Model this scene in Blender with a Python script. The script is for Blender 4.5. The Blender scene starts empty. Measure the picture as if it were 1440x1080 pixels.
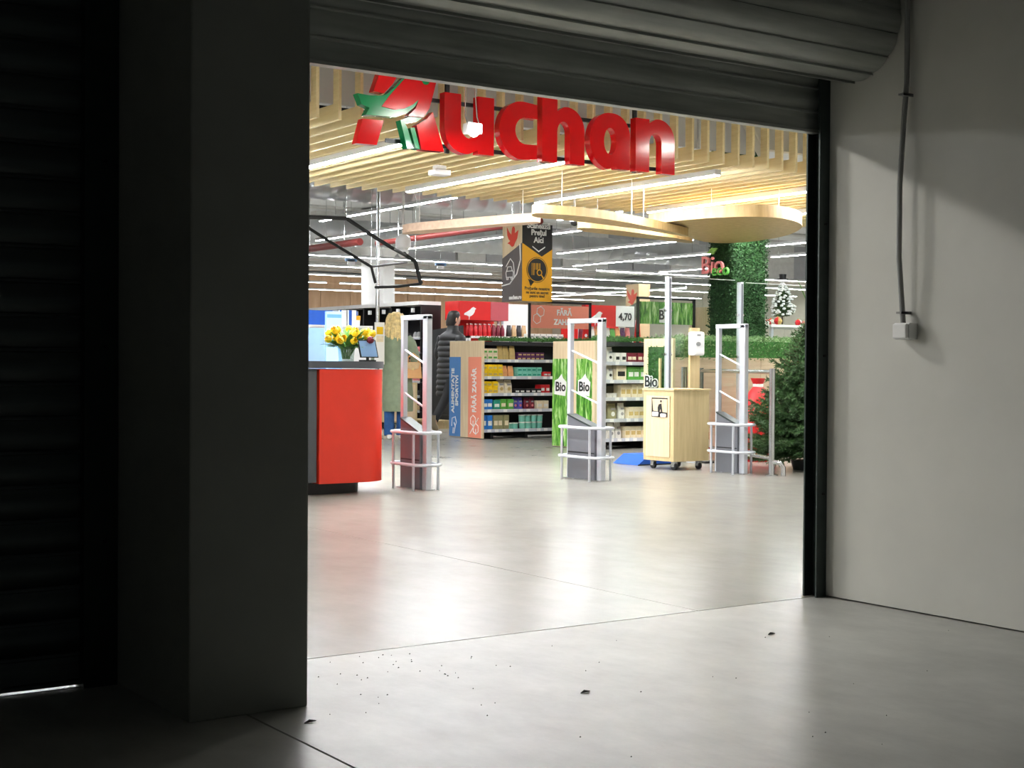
import bpy, math, random
from mathutils import Vector, Matrix
from mathutils.geometry import tessellate_polygon

# ------------------------------------------------------------------ camera, world, exposure
sc = bpy.context.scene
col = sc.collection
CX, CY = 720.0, 540.0
V1 = (-663.0, 505.0); V2 = (3636.0, 532.0)          # vanishing points of the two wall directions (1440x1080)
F = math.sqrt(-((V1[0]-CX)*(V2[0]-CX)+(V1[1]-CY)*(V2[1]-CY)))
EYE = 1.0
ax = Vector((V2[0]-CX, V2[1]-CY, F)).normalized()
ay = Vector((V1[0]-CX, V1[1]-CY, F)).normalized()
az = ax.cross(ay).normalized()
if az.y > 0: az = -az
RW = Matrix((ax, ay, az))                            # camera (x right, y down, z forward) -> world
cam = bpy.data.cameras.new('camera'); cam.sensor_width = 36; cam.sensor_fit = 'HORIZONTAL'
cam.lens = F/1440*36; cam.clip_start = 0.05; cam.clip_end = 300
co = bpy.data.objects.new('camera', cam); col.objects.link(co)
r_, d_, f_ = RW.col[0], RW.col[1], RW.col[2]
co.matrix_world = Matrix(((r_.x, -d_.x, -f_.x, 0), (r_.y, -d_.y, -f_.y, 0), (r_.z, -d_.z, -f_.z, EYE), (0, 0, 0, 1)))
sc.camera = co
w = bpy.data.worlds.new('world'); sc.world = w; w.use_nodes = True
w.node_tree.nodes['Background'].inputs[0].default_value = (0.80, 0.95, 0.92, 1)
w.node_tree.nodes['Background'].inputs[1].default_value = 0.016
sc.view_settings.view_transform = 'Standard'; sc.view_settings.look = 'None'
sc.view_settings.gamma = 1; sc.view_settings.use_curve_mapping = False
sc.view_settings.exposure = 1.2
LED = 96.0            # radiance of the shop's linear lamps
SPOT = 50.0         # power of the added unseen spots that brighten garage floor and right wall
PANEL = 38.0          # radiance of the corridor's square lamps

def ray(u, v): return RW @ Vector((u-CX, v-CY, F))
def G(u, v, z=0.0):
    d = ray(u, v); t = (z-EYE)/d.z; return Vector((d.x*t, d.y*t, z))
def AY(u, v, y):
    d = ray(u, v); t = y/d.y; return Vector((d.x*t, y, EYE+d.z*t))
def AX(u, v, x):
    d = ray(u, v); t = x/d.x; return Vector((x, d.y*t, EYE+d.z*t))

# ------------------------------------------------------------------ materials
M = {}
def lin(c):
    o = []
    for k in c[:3]:
        k = k/255.0
        o.append(k/12.92 if k <= 0.04045 else ((k+0.055)/1.055)**2.4)
    return (*o, 1)
def newmat(name):
    m = bpy.data.materials.new(name); m.use_nodes = True; M[name] = m
    return m, m.node_tree.nodes, m.node_tree.links, m.node_tree.nodes['Principled BSDF']
def noise(nd, lk, scale, detail=4, stretch=(1, 1, 1), rough=0.55):
    tc = nd.new('ShaderNodeTexCoord'); mp = nd.new('ShaderNodeMapping'); n = nd.new('ShaderNodeTexNoise')
    mp.inputs['Scale'].default_value = stretch
    lk.new(tc.outputs['Object'], mp.inputs['Vector']); lk.new(mp.outputs[0], n.inputs['Vector'])
    n.inputs['Scale'].default_value = scale; n.inputs['Detail'].default_value = detail; n.inputs['Roughness'].default_value = rough
    return n
def ramp(nd, lk, src, stops):
    r = nd.new('ShaderNodeValToRGB'); e = r.color_ramp.elements
    while len(e) < len(stops): e.new(0.5)
    for k, (p, c) in enumerate(stops): e[k].position = p; e[k].color = c if len(c) == 4 else lin(c)
    lk.new(src, r.inputs[0]); return r
def mat(name, c, rough=0.5, metal=0.0, var=0.06, scale=8.0, bump=0.0, stretch=(1, 1, 1), spec=None, coat=0.0, rvar=0.0):
    m, nd, lk, b = newmat(name)
    b.inputs['Roughness'].default_value = rough; b.inputs['Metallic'].default_value = metal
    if spec is not None: b.inputs['Specular IOR Level'].default_value = spec
    if coat: b.inputs['Coat Weight'].default_value = coat; b.inputs['Coat Roughness'].default_value = 0.08
    L = lin(c)
    if var:
        n = noise(nd, lk, scale, 4, stretch)
        a = tuple(x*(1-var) for x in L[:3])+(1,); d = tuple(min(1, x*(1+var)) for x in L[:3])+(1,)
        r = ramp(nd, lk, n.outputs[0], [(0.3, a), (0.7, d)]); lk.new(r.outputs[0], b.inputs['Base Color'])
        if bump:
            bp = nd.new('ShaderNodeBump'); bp.inputs['Strength'].default_value = bump; bp.inputs['Distance'].default_value = 0.01
            lk.new(n.outputs[0], bp.inputs['Height']); lk.new(bp.outputs[0], b.inputs['Normal'])
        if rvar:
            mr = nd.new('ShaderNodeMapRange'); mr.inputs[3].default_value = rough-rvar; mr.inputs[4].default_value = rough+rvar
            lk.new(n.outputs[0], mr.inputs[0]); lk.new(mr.outputs[0], b.inputs['Roughness'])
    else: b.inputs['Base Color'].default_value = L
    return m
def wood(name, c1, c2, stretch=(18, 18, 1.2), rough=0.5):
    m, nd, lk, b = newmat(name); b.inputs['Roughness'].default_value = rough
    n = noise(nd, lk, 1.6, 5, stretch, 0.6)
    r = ramp(nd, lk, n.outputs[0], [(0.28, c1), (0.5, tuple((a+d)/2 for a, d in zip(c1, c2))), (0.75, c2)])
    lk.new(r.outputs[0], b.inputs['Base Color']); return m
def emit(name, c, s):
    m, nd, lk, b = newmat(name); b.inputs['Base Color'].default_value = lin((240, 240, 240))
    b.inputs['Emission Color'].default_value = lin(c); b.inputs['Emission Strength'].default_value = s; return m
def glass(name, tint=(225, 240, 232), base=0.03):
    m, nd, lk, b = newmat(name); nd.remove(b)
    t = nd.new('ShaderNodeBsdfTransparent'); g = nd.new('ShaderNodeBsdfGlossy'); mx = nd.new('ShaderNodeMixShader')
    t.inputs[0].default_value = lin(tint); g.inputs['Roughness'].default_value = 0.03
    mx.inputs[0].default_value = base; lk.new(t.outputs[0], mx.inputs[1]); lk.new(g.outputs[0], mx.inputs[2])
    lk.new(mx.outputs[0], nd['Material Output'].inputs[0]); return m
def concrete(name, c1, c2, r0, r1, spec=0.5, bump=0.0):
    m, nd, lk, b = newmat(name)
    n = noise(nd, lk, 0.9, 7, (1, 1, 1), 0.62); n2 = noise(nd, lk, 6.0, 6, (1, 0.5, 1), 0.7)
    mx = nd.new('ShaderNodeMix'); mx.inputs[0].default_value = 0.45
    lk.new(n.outputs[0], mx.inputs[2]); lk.new(n2.outputs[0], mx.inputs[3])
    r = ramp(nd, lk, mx.outputs[0], [(0.32, c1), (0.66, c2)]); lk.new(r.outputs[0], b.inputs['Base Color'])
    b.inputs['Roughness'].default_value = (r0+r1)/2
    b.inputs['Specular IOR Level'].default_value = spec
    if not bump: return m
    bp = nd.new('ShaderNodeBump'); bp.inputs['Strength'].default_value = bump; bp.inputs['Distance'].default_value = 0.02
    lk.new(n2.outputs[0], bp.inputs['Height']); lk.new(bp.outputs[0], b.inputs['Normal']); return m
def grass_print(name):
    m, nd, lk, b = newmat(name); b.inputs['Roughness'].default_value = 0.4
    n = noise(nd, lk, 1.0, 3, (26, 26, 4.0), 0.7)
    tc = nd.new('ShaderNodeTexCoord'); mp = nd.new('ShaderNodeMapping'); mp.inputs['Rotation'].default_value = (0.25, 0.2, 0)
    lk.new(tc.outputs['Object'], mp.inputs['Vector'])
    n.inputs['Distortion'].default_value = 0.7
    r = ramp(nd, lk, n.outputs[0], [(0.30, (22, 62, 16)), (0.43, (66, 136, 40)), (0.54, (126, 188, 76)), (0.68, (222, 240, 190))])
    lk.new(r.outputs[0], b.inputs['Base Color']); return m
concrete('floor_shop', (134, 132, 123), (154, 151, 142), 0.25, 0.25, 0.36)
concrete('floor_garage', (150, 151, 147), (192, 192, 186), 0.32, 0.40, 0.42, 0.05)
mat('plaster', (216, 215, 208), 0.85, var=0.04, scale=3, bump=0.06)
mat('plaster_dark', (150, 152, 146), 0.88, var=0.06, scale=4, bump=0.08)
mat('concrete_grey', (150, 150, 148), 0.9, var=0.08, scale=2)
mat('soffit', (205, 204, 200), 0.85, var=0.03, scale=2)
mat('galvanised', (178, 182, 178), 0.4, 0.6, var=0.16, scale=5, stretch=(0.6, 6, 6), rvar=0.1)
mat('dark_lath', (98, 104, 104), 0.42, 0.75, var=0.14, scale=5, stretch=(0.5, 5, 5), rvar=0.1)
mat('rail_steel', (62, 70, 68), 0.45, 0.6, var=0.15, scale=12)
mat('black_metal', (22, 23, 24), 0.45, 0.2, var=0.1)
mat('joint_black', (28, 27, 26), 0.95, var=0)
wood('slat_wood', (222, 200, 146), (244, 228, 182), (14, 1.2, 14), 0.5)
wood('pale_wood', (212, 188, 150), (234, 214, 182))
wood('cart_wood', (196, 174, 128), (220, 200, 156))
wood('pink_wood', (218, 182, 156), (240, 212, 188), (1.4, 14, 14))
wood('wall_wood', (214, 172, 132), (236, 202, 166), (3, 3, 0.4))
wood('ring_wood', (176, 146, 94), (208, 180, 130), (10, 10, 1.5))
mat('red_paint', (206, 10, 16), 0.12, var=0.02, spec=0.35)
mat('red_side', (168, 16, 24), 0.3, var=0.03)
mat('green_paint', (6, 126, 70), 0.14, var=0.02, spec=0.4)
mat('counter_red', (234, 54, 32), 0.38, var=0.03)
mat('header_red', (214, 34, 32), 0.4, var=0.03)
mat('dusty_red', (186, 84, 92), 0.5, var=0.03)
mat('counter_grey', (82, 86, 92), 0.45, var=0.05)
mat('plinth_black', (26, 28, 30), 0.5, var=0.05)
mat('white', (236, 236, 234), 0.5, var=0.02)
mat('white_plastic', (238, 238, 240), 0.3, var=0.0)
mat('paper', (244, 242, 236), 0.7, var=0.02)
mat('steel', (200, 202, 204), 0.22, 1.0, var=0.05)
mat('alu', (204, 208, 216), 0.35, 0.35, var=0.04)
mat('gate_grey', (104, 106, 112), 0.4, var=0.04)
mat('duct', (188, 192, 194), 0.34, 0.85, var=0.08, scale=3)
mat('roof_deck', (222, 224, 224), 0.7, 0.1, var=0.05)
mat('beam', (206, 206, 202), 0.85, var=0.06)
mat('wall_panel', (214, 208, 194), 0.85, var=0.04)
mat('baffle_grey', (196, 197, 200), 0.7, var=0.03)
mat('grey_panel', (168, 170, 173), 0.7, var=0.04)
mat('pipe_red', (138, 50, 46), 0.4, var=0.05)
mat('lamp_body', (205, 206, 206), 0.5, var=0.0)
mat('yellow', (246, 200, 20), 0.45, var=0.04)
mat('banner_yellow', (236, 172, 24), 0.5, var=0.02)
mat('banner_black', (36, 36, 38), 0.5, var=0.02)
mat('banner_grey', (104, 98, 98), 0.5, var=0.02)
mat('coral', (240, 146, 122), 0.5, var=0.02)
mat('bird_red', (226, 74, 54), 0.5, var=0.0)
mat('panel_blue', (78, 132, 196), 0.5, var=0.02)
grass_print('grass_print')
mat('leaf_dark', (38, 84, 32), 0.6, var=0.35, scale=30)
mat('leaf_column', (34, 70, 28), 0.7, var=0.4, scale=40)
mat('leaf_mid', (64, 116, 48), 0.6, var=0.4, scale=40)
mat('leaf_hedge', (124, 152, 100), 0.6, var=0.4, scale=40)
mat('leaf_light', (120, 164, 70), 0.6, var=0.35, scale=40)
mat('needle', (58, 92, 46), 0.6, var=0.45, scale=9)
mat('bark', (84, 66, 48), 0.9, var=0.2, scale=20)
mat('snow', (236, 238, 238), 0.8, var=0.03)
mat('coat_green', (136, 150, 124), 0.9, var=0.12, scale=14, bump=0.15)
mat('denim', (40, 84, 138), 0.85, var=0.2, scale=12)
mat('skin', (214, 164, 138), 0.55, var=0.04)
mat('blond', (236, 206, 146), 0.5, var=0.3, scale=30)
mat('dark_hair', (26, 20, 18), 0.55, var=0.2)
mat('jacket_black', (26, 28, 30), 0.5, var=0.2, scale=10)
mat('trousers_black', (24, 25, 28), 0.8, var=0.1)
mat('boot', (132, 120, 98), 0.8, var=0.12)
mat('bag_tan', (200, 146, 84), 0.45, var=0.06)
mat('flower_yellow', (250, 206, 10), 0.5, var=0.12, scale=30)
mat('flower_red', (112, 14, 38), 0.5, var=0.1)
mat('stem_green', (86, 140, 52), 0.55, var=0.25, scale=30)
mat('tyre', (34, 34, 36), 0.6, var=0.05)
mat('debris', (40, 38, 34), 0.9, var=0.2)
mat('screen_blue', (150, 190, 235), 0.3, var=0.05)
mat('blue_strong', (24, 84, 180), 0.45, var=0.04)
for n_, c_ in dict(p_yellow=(248, 206, 16), p_cream=(236, 222, 190), p_gold=(206, 178, 110), p_purple=(92, 42, 92), p_mint=(128, 206, 184),
                   p_teal=(44, 158, 132), p_red=(206, 34, 40), p_blue=(44, 124, 206), p_violet=(92, 86, 190), p_green=(96, 176, 72),
                   p_black=(34, 32, 34), p_white=(236, 234, 226), p_maroon=(124, 30, 52), p_olive=(150, 146, 104), p_pink=(226, 130, 130),
                   p_kraft=(190, 160, 116), p_orange=(236, 168, 108), p_grey=(150, 150, 150)).items():
    mat(n_, c_, 0.42, var=0.1, scale=22)
emit('led', (250, 252, 255), LED); emit('led_hall', (250, 252, 255), LED*.6)
emit('panel_lamp', (255, 252, 244), PANEL)
emit('flood_lens', (250, 252, 255), 160.0)
emit('exit_glow', (150, 200, 255), 1.6)
glass('clear_glass', (246, 250, 247), 0.05); glass('vase_glass', (214, 226, 222), 0.12)

# ------------------------------------------------------------------ mesh helpers
def wloc(o):
    v = Vector((0, 0, 0))
    while o: v += o.location; o = o.parent
    return v
def link(o, parent=None):
    col.objects.link(o)
    if parent: o.parent = parent
    return o
def tag(o, label=None, cat=None, group=None, kind=None):
    if label: o['label'] = label
    if cat: o['category'] = cat
    if group: o['group'] = group
    if kind: o['kind'] = kind
    return o
def thing(name, loc, label, cat, group=None):
    o = bpy.data.objects.new(name, None); o.empty_display_size = 0.1; o.location = loc; link(o)
    return tag(o, label, cat, group)
class MB:
    def __init__(s): s.v = []; s.f = []
    def add(s, vs, fs):
        b = len(s.v); s.v += [tuple(p) for p in vs]; s.f += [tuple(b+i for i in q) for q in fs]; return s
    def box(s, x0, x1, y0, y1, z0, z1):
        return s.add([(x, y, z) for z in (z0, z1) for y in (y0, y1) for x in (x0, x1)],
                     [(0, 2, 3, 1), (4, 5, 7, 6), (0, 1, 5, 4), (2, 6, 7, 3), (0, 4, 6, 2), (1, 3, 7, 5)])
    def loft(s, rings, caps=True, closed=False):
        n = len(rings[0]); vs = [p for r in rings for p in r]; fs = []
        m = len(rings); rng = m if closed else m-1
        for i in range(rng):
            j = (i+1) % m
            for k in range(n):
                l = (k+1) % n; fs.append((i*n+k, i*n+l, j*n+l, j*n+k))
        if caps and not closed: fs += [tuple(range(n))[::-1], tuple((m-1)*n+k for k in range(n))]
        return s.add(vs, fs)
    def tube(s, pts, r, n=10, caps=True, closed=False):
        P = [Vector(p) for p in pts]; R = r if isinstance(r, (list, tuple)) else [r]*len(P); rings = []; up = None
        for i, p in enumerate(P):
            if closed: a, b = P[i-1], P[(i+1) % len(P)]
            else: a, b = P[max(i-1, 0)], P[min(i+1, len(P)-1)]
            t = (b-a).normalized()
            if up is None:
                up = Vector((0, 0, 1)) if abs(t.z) < 0.9 else Vector((1, 0, 0))
            x = up.cross(t)
            if x.length < 1e-4: x = Vector((1, 0, 0)).cross(t)
            x.normalize(); y = t.cross(x); up = y
            q = R[i]; q = q if isinstance(q, (tuple, list)) else (q, q)
            rings.append([p+x*(q[0]*math.cos(2*math.pi*k/n))+y*(q[1]*math.sin(2*math.pi*k/n)) for k in range(n)])
        return s.loft(rings, caps, closed)
    def cyl(s, p, q, r, n=14, r2=None): return s.tube([p, q], [r, r if r2 is None else r2], n)
    def rings(s, spec, n=20, cx=0, cy=0, pw=1.0):     # spec: (z, rx, ry[, dx, dy])
        rr = []
        for q in spec:
            z, a, b = q[:3]; dx, dy = (q[3], q[4]) if len(q) > 4 else (0, 0); ring = []
            for k in range(n):
                t = 2*math.pi*k/n; c, d = math.cos(t), math.sin(t)
                ring.append((cx+dx+a*math.copysign(abs(c)**pw, c), cy+dy+b*math.copysign(abs(d)**pw, d), z))
            rr.append(ring)
        return s.loft(rr)
    def prism(s, loops, fn, d0, d1):                  # loops: [outer, hole...] of (a,b); fn(a,b,d) -> xyz
        flat = [p for l in loops for p in l]; n = len(flat)
        tri = tessellate_polygon([[Vector((a, b, 0)) for a, b in l] for l in loops])
        vs = [fn(a, b, d0) for a, b in flat]+[fn(a, b, d1) for a, b in flat]
        fs = [tuple(t) for t in tri]+[tuple(n+i for i in t)[::-1] for t in tri]; b = 0
        for l in loops:
            m = len(l)
            for k in range(m): fs.append((b+k, b+(k+1) % m, n+b+(k+1) % m, n+b+k))
            b += m
        return s.add(vs, fs)
    def build(s, name, m, parent=None, smooth=False, bevel=0.0, local=False):
        off = Vector((0, 0, 0)) if (local or parent is None) else wloc(parent)
        me = bpy.data.meshes.new(name)
        me.from_pydata([(x-off.x, y-off.y, z-off.z) for x, y, z in s.v], [], s.f)
        import bmesh
        bm = bmesh.new(); bm.from_mesh(me); bmesh.ops.recalc_face_normals(bm, faces=bm.faces)
        if bevel: bmesh.ops.bevel(bm, geom=[e for e in bm.edges if len(e.link_faces) == 2 and e.calc_face_angle(0) > 0.6], offset=bevel, segments=2, affect='EDGES', profile=0.6)
        bm.to_mesh(me); bm.free()
        if smooth: me.shade_smooth(); me.set_sharp_from_angle(angle=math.radians(40))
        me.materials.append(M[m])
        return link(bpy.data.objects.new(name, me), parent)
def box(name, m, x0, x1, y0, y1, z0, z1, parent=None, bevel=0.0): return MB().box(x0, x1, y0, y1, z0, z1).build(name, m, parent, bevel=bevel)
def raw(name, vs, fs, m, parent=None):                # big loose meshes without clean-up
    off = wloc(parent) if parent else Vector((0, 0, 0))
    me = bpy.data.meshes.new(name); me.from_pydata([(x-off.x, y-off.y, z-off.z) for x, y, z in vs], [], fs); me.materials.append(M[m])
    return link(bpy.data.objects.new(name, me), parent)
def copy_tree(o, parent=None, loc=None):
    c = o.copy(); col.objects.link(c); c.parent = parent
    if loc is not None: c.location = loc
    for ch in list(o.children): copy_tree(ch, c)
    return c
def solo(mb, name, m, label, cat, group=None, base=None, **k):   # a thing that is one mesh, origin at its base
    xs = [p[0] for p in mb.v]; ys = [p[1] for p in mb.v]; zs = [p[2] for p in mb.v]
    b = base or Vector(((min(xs)+max(xs))/2, (min(ys)+max(ys))/2, min(zs)))
    mb.v = [(x-b[0], y-b[1], z-b[2]) for x, y, z in mb.v]
    o = mb.build(name, m, **k); o.location = b; return tag(o, label, cat, group)
FY = lambda y: (lambda a, b, d: (a, y+d, b))           # faces -Y : a = X, b = Z
FX = lambda x: (lambda a, b, d: (x+d, -a, b))          # faces -X : a = -Y, b = Z
def text(body, size, m, o, xd, yd, parent, bold=0.0, depth=0.002, align='CENTER', name='lettering', width=None):
    cu = bpy.data.curves.new('t', 'FONT'); cu.body = body; cu.size = size; cu.align_x = align; cu.align_y = 'CENTER'
    cu.offset = bold; cu.extrude = depth; cu.resolution_u = 4
    ob = bpy.data.objects.new('t', cu); me = bpy.data.meshes.new_from_object(ob)
    xd, yd = Vector(xd), Vector(yd); nd = xd.cross(yd); o = Vector(o)
    vs = [v.co.copy() for v in me.vertices]
    if width:
        x0, x1 = min(v.x for v in vs), max(v.x for v in vs); k = width/(x1-x0)
        for v in vs: v.x *= k
    pts = [o+xd*v.x+yd*v.y+nd*v.z for v in vs]; fs = [tuple(p.vertices) for p in me.polygons]
    bpy.data.objects.remove(ob); bpy.data.curves.remove(cu); bpy.data.meshes.remove(me)
    return raw(name, pts, fs, m, parent)
NX = ((0, -1, 0), (0, 0, 1)); NY = ((1, 0, 0), (0, 0, 1)); NXV = ((0, 0, 1), (0, 1, 0))
def arc(cx, cz, rx, rz, a0, a1, n=12):
    return [(cx+rx*math.cos(math.radians(a0+(a1-a0)*k/n)), cz+rz*math.sin(math.radians(a0+(a1-a0)*k/n))) for k in range(n+1)]
BIRD = [(-.5, .02), (-.34, .1), (-.16, .2), (.0, .3), (.12, .42), (.26, .48), (.38, .42), (.5, .36), (.4, .3), (.36, .14), (.24, -.04), (.06, -.16), (-.06, -.2), (-.08, -.42), (-.13, -.42), (-.12, -.2), (-.3, -.12), (-.52, -.1)]
DOVE = [(-.05, -.5), (.1, -.46), (.22, -.28), (.4, -.1), (.5, .3), (.3, .2), (.18, .16), (.2, .38), (.12, .5), (0, .5), (-.06, .38), (-.1, .1), (-.3, .25), (-.5, .5), (-.46, .1), (-.34, -.1), (-.2, -.2), (-.45, -.3), (-.25, -.36)]
def icon(poly, cx, cz, s, fn, m, parent, name='emblem', d=-0.003, flip=1):
    return MB().prism([[(cx+flip*a*s, cz+b*s) for a, b in poly]], fn, d, 0.0).build(name, m, parent)
rnd = random.Random(4)

# ------------------------------------------------------------------ the setting
YD = 4.367; XR = 4.657                                 # door plane and right wall
def struct(o): o['kind'] = 'structure'; return o
def sempty(name, loc):
    o = bpy.data.objects.new(name, None); o.location = loc; o.empty_display_size = 0.1; link(o); return struct(o)
fl = sempty('floor', (0, 0, 0))
JX0, JX1 = 1.683, 3.94; gp = 0.004
box('slab', 'floor_garage', -6, JX0-gp, -7, YD-gp, -0.2, 0, fl)
box('slab', 'floor_garage', JX0+gp, XR+3, -7, YD-gp, -0.2, 0, fl)
box('slab', 'floor_shop', -6, JX1-gp*.6, YD+gp, 60, -0.2, 0, fl)
box('slab', 'floor_shop', JX1+gp*.6, 60, YD+gp, 60, -0.2, 0, fl)
box('joint_filler', 'joint_black', -6, 60, -7, 60, -0.22, -0.012, fl)
struct(box('wall_right', 'plaster', XR, XR+0.2, -7, YD+.05, 0.006, 3.4))
struct(box('wall_front', 'plaster', XR+0.02, 16, YD+.052, YD+.11, 0, 4.0))
struct(box('wall_lintel', 'plaster', -6, XR, 4.47, 4.6, 2.3, 4.0))
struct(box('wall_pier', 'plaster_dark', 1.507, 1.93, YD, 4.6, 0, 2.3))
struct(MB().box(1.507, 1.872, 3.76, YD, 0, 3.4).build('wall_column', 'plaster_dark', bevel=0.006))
struct(box('ceiling_garage', 'concrete_grey', -6, XR, -7, 4.47, 3.4, 3.6))
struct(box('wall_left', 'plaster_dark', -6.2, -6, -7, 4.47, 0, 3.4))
# corridor in front of the shop and the hall
struct(box('ceiling_corridor', 'soffit', -6, 16, 4.6, 8.99, 3.75, 3.95))
struct(box('wall_corridor', 'plaster', -6.2, -6, 4.6, 60, 0, 4.7))
rd = sempty('ceiling_hall', (0, 0, 0))
box('deck', 'roof_deck', -6, 60, 9.06, 60, 4.75, 4.85, rd)
struct(box('wall_bulkhead', 'soffit', -6, 60, 9.0, 9.05, 3.75, 4.74))
for k in range(26): box('deck_rib', 'beam', -6, 60, 10+k*1.85, 10.35+k*1.85, 4.70, 4.75, rd)
wb = sempty('wall_back', (0, 52, 0))
for k in range(33): box('plank', 'wall_wood', -6+k*1.35, -6+k*1.35+1.33, 52, 52.1, 0, 4.6, wb)
box('frieze', 'grey_panel', -6, 38, 52.02, 52.2, 4.6, 4.7, wb)
wb2 = sempty('wall_right_hall', (38, 0, 0))
for k in range(20): box('panel', 'wall_panel', 38, 38.15, 9+k*2.2, 9+k*2.2+2.17, 0, 4.2, wb2)
for k in range(20): box('panel', 'grey_panel', 38, 38.15, 9+k*2.2, 9+k*2.2+2.17, 4.22, 4.7, wb2)
# downstand beam with grey cladding seen under the slats on the right
db = sempty('trim_1', (15.6, 31, 0))
x = 15.6; k = 0
while x < 37:
    wd = (1.35, 1.1, 1.6, 0.9)[k % 4]
    box('cladding', 'grey_panel' if k % 3 else 'beam', x, x+wd-0.05, 31.0+(0.05 if k % 3 else 0), 31.3, 3.66 if k % 3 else 3.6, 4.69, db); x += wd; k += 1
# white square column with flared head, far behind the counter
c0 = AY(539, 427, 30.0); sx = AY(555, 427, 30.0).x-c0.x; sy = AX(508, 427, c0.x).y-30.0
wc = sempty('wall_column_white', (c0.x, 30, 0))
box('shaft', 'white', c0.x, c0.x+sx, 30, 30+sy, 0, 3.7, wc)
MB().loft([[(c0.x-e, 30-e, z), (c0.x+sx+e, 30-e, z), (c0.x+sx+e, 30+sy+e, z), (c0.x-e, 30+sy+e, z)] for z, e in ((3.62, .0), (4.1, .42), (4.69, .42))]).build('flared_head', 'white', wc)

# ------------------------------------------------------------------ roller shutters
def lath(x0, x1, h=0.104, t=0.012):
    # profile in (y,z): slightly bowed face, rolled hook at the foot; hangs from z=h to z=0, face toward -Y
    out = [(-0.001-t*math.sin(math.pi*(k/8.0))*0.9, 0.014+(h-0.020)*k/8.0) for k in range(9)]
    pr = [(0.0, h+.014), *[(a, b) for a, b in reversed(out)], (-0.012, 0.012), (-0.014, 0.004), (-0.006, 0.0), (0.004, 0.002), (0.004, h+.014)]
    return MB().loft([[(x, a, b) for a, b in pr] for x in (x0, x1)])
def shutter(name, x0, x1, y, zb, ztop, label, m, roll=True, zr=2.453):
    t = thing(name, (x0, y, zb), label, 'roller shutter')
    lm = lath(0, x1-x0).build('slat', m, t, local=True, smooth=True); first = True
    z = zb+0.085
    while z < ztop:
        o = lm if first else link(lm.copy(), t); o.location = (0, 0, z-zb); first = False; z += 0.104
    pr = [(-0.022, .0), (.022, .0), (.022, .012), (.008, .014), (.006, .088), (-.004, .088), (-.007, .05), (-.009, .016), (-.022, .012)]
    MB().loft([[(a, y+b, zb+c) for b, c in pr] for a in (x0, x1)]).build('bottom_bar', m, t)
    if roll:
        n = 15; R = 0.24; rm = None
        for k in range(n):                              # the laths wound on the barrel, each a curved strip of its own
            a0 = 2*math.pi*(k)/n
            if rm is None:
                pts = []
                for j in range(6):
                    a = -math.pi/n+2*math.pi/n*j/5*0.985; rr = R-0.004+0.006*math.sin(math.pi*j/5)
                    pts.append((-rr*math.cos(a), rr*math.sin(a)))
                a = math.pi/n*0.97; pts += [(-(R+0.006)*math.cos(a), (R+0.006)*math.sin(a)), (-(R-0.02)*math.cos(a), (R-0.02)*math.sin(a)), (-(R-0.02)*math.cos(-math.pi/n), (R-0.02)*math.sin(-math.pi/n))]
                rm = MB().loft([[(q, p[0], p[1]) for p in pts] for q in (0, x1-x0+0.03)]).build('wound_slat', m, t, local=True, smooth=True); o = rm
            else: o = link(rm.copy(), t)
            o.location = (0, (YD-0.177)-y, zr-zb); o.rotation_euler = (a0+0.12, 0, 0)
        MB().cyl((x0-0.02, YD-0.177, zr), (x1+0.03, YD-0.177, zr), 0.21, 20).build('barrel', 'rail_steel', t)
    return t
shutter('roller_shutter', 1.965, XR-0.035, YD+0.02, 2.016, 2.44, 'half-rolled galvanised shutter with its drum above the lit entrance', 'galvanised')
shutter('roller_shutter', -1.6, 1.43, YD+0.02, 0.009, 2.36, 'closed dark slatted shutter filling the bay left of the concrete column', 'dark_lath', True, 2.62)
def guide(x0, x1, label, ztop=2.36):
    t = thing('guide_rail', ((x0+x1)/2, YD, 0), label, 'guide rail')
    w_ = x1-x0
    MB().box(x0, x1, YD-0.03, YD-0.022, 0.0, ztop).build('front_flange', 'rail_steel', t)
    MB().box(x0, x1, YD+0.042, YD+0.05, 0.0, ztop).build('rear_flange', 'rail_steel', t)
    MB().box(x1-0.01 if x0 > 2.5 else x0, x1 if x0 > 2.5 else x0+0.01, YD-0.022, YD+0.042, 0.0, ztop).build('web', 'rail_steel', t)
    for z in (0.45, 1.05, 1.62): MB().cyl((x0+w_*.6, YD-0.036, z), (x0+w_*.6, YD-0.03, z), 0.007, 8).build('bolt', 'black_metal', t)
guide(XR-0.062, XR-0.002, 'dark steel shutter guide against the white right wall')
guide(1.935, 2.01, 'dark steel shutter guide at the left of the open entrance')
guide(1.40, 1.505, 'dark steel shutter guide beside the concrete column')

# ------------------------------------------------------------------ conduit and junction box on the right wall
cb = AX(1278, 466, XR); ct = AX(1282, 0, XR); c1 = AX(1280, 135, XR)
t = thing('cable_conduit', (XR, cb.y, cb.z+.03), 'thin grey cable conduit running up the white right wall', 'conduit')
MB().tube([(XR-.035, cb.y, cb.z+.03), (XR-.05, cb.y+.012, cb.z+.3), (XR-.05, cb.y+.012, cb.z+.6), (XR-.035, c1.y+.002, c1.z-.1), (XR-.022, c1.y, c1.z+.05), (XR-.022, ct.y, ct.z+.9)], 0.011, 10).build('tube', 'concrete_grey', t, smooth=True)
for z in (cb.z+.075, c1.z): MB().box(XR-.06, XR, cb.y-.012, cb.y-.004, z-.006, z+.006).box(XR-.062, XR-.02, cb.y-.012, cb.y+.014, z-.004, z+.004).build('clip', 'concrete_grey', t)
t = thing('junction_box', (XR, cb.y, cb.z-.03), 'small white plastic box under the conduit on the right wall', 'junction box')
MB().box(XR-.05, XR, cb.y-.045, cb.y+.035, cb.z-.034, cb.z+.034).build('body', 'white', t, bevel=.004)
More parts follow.
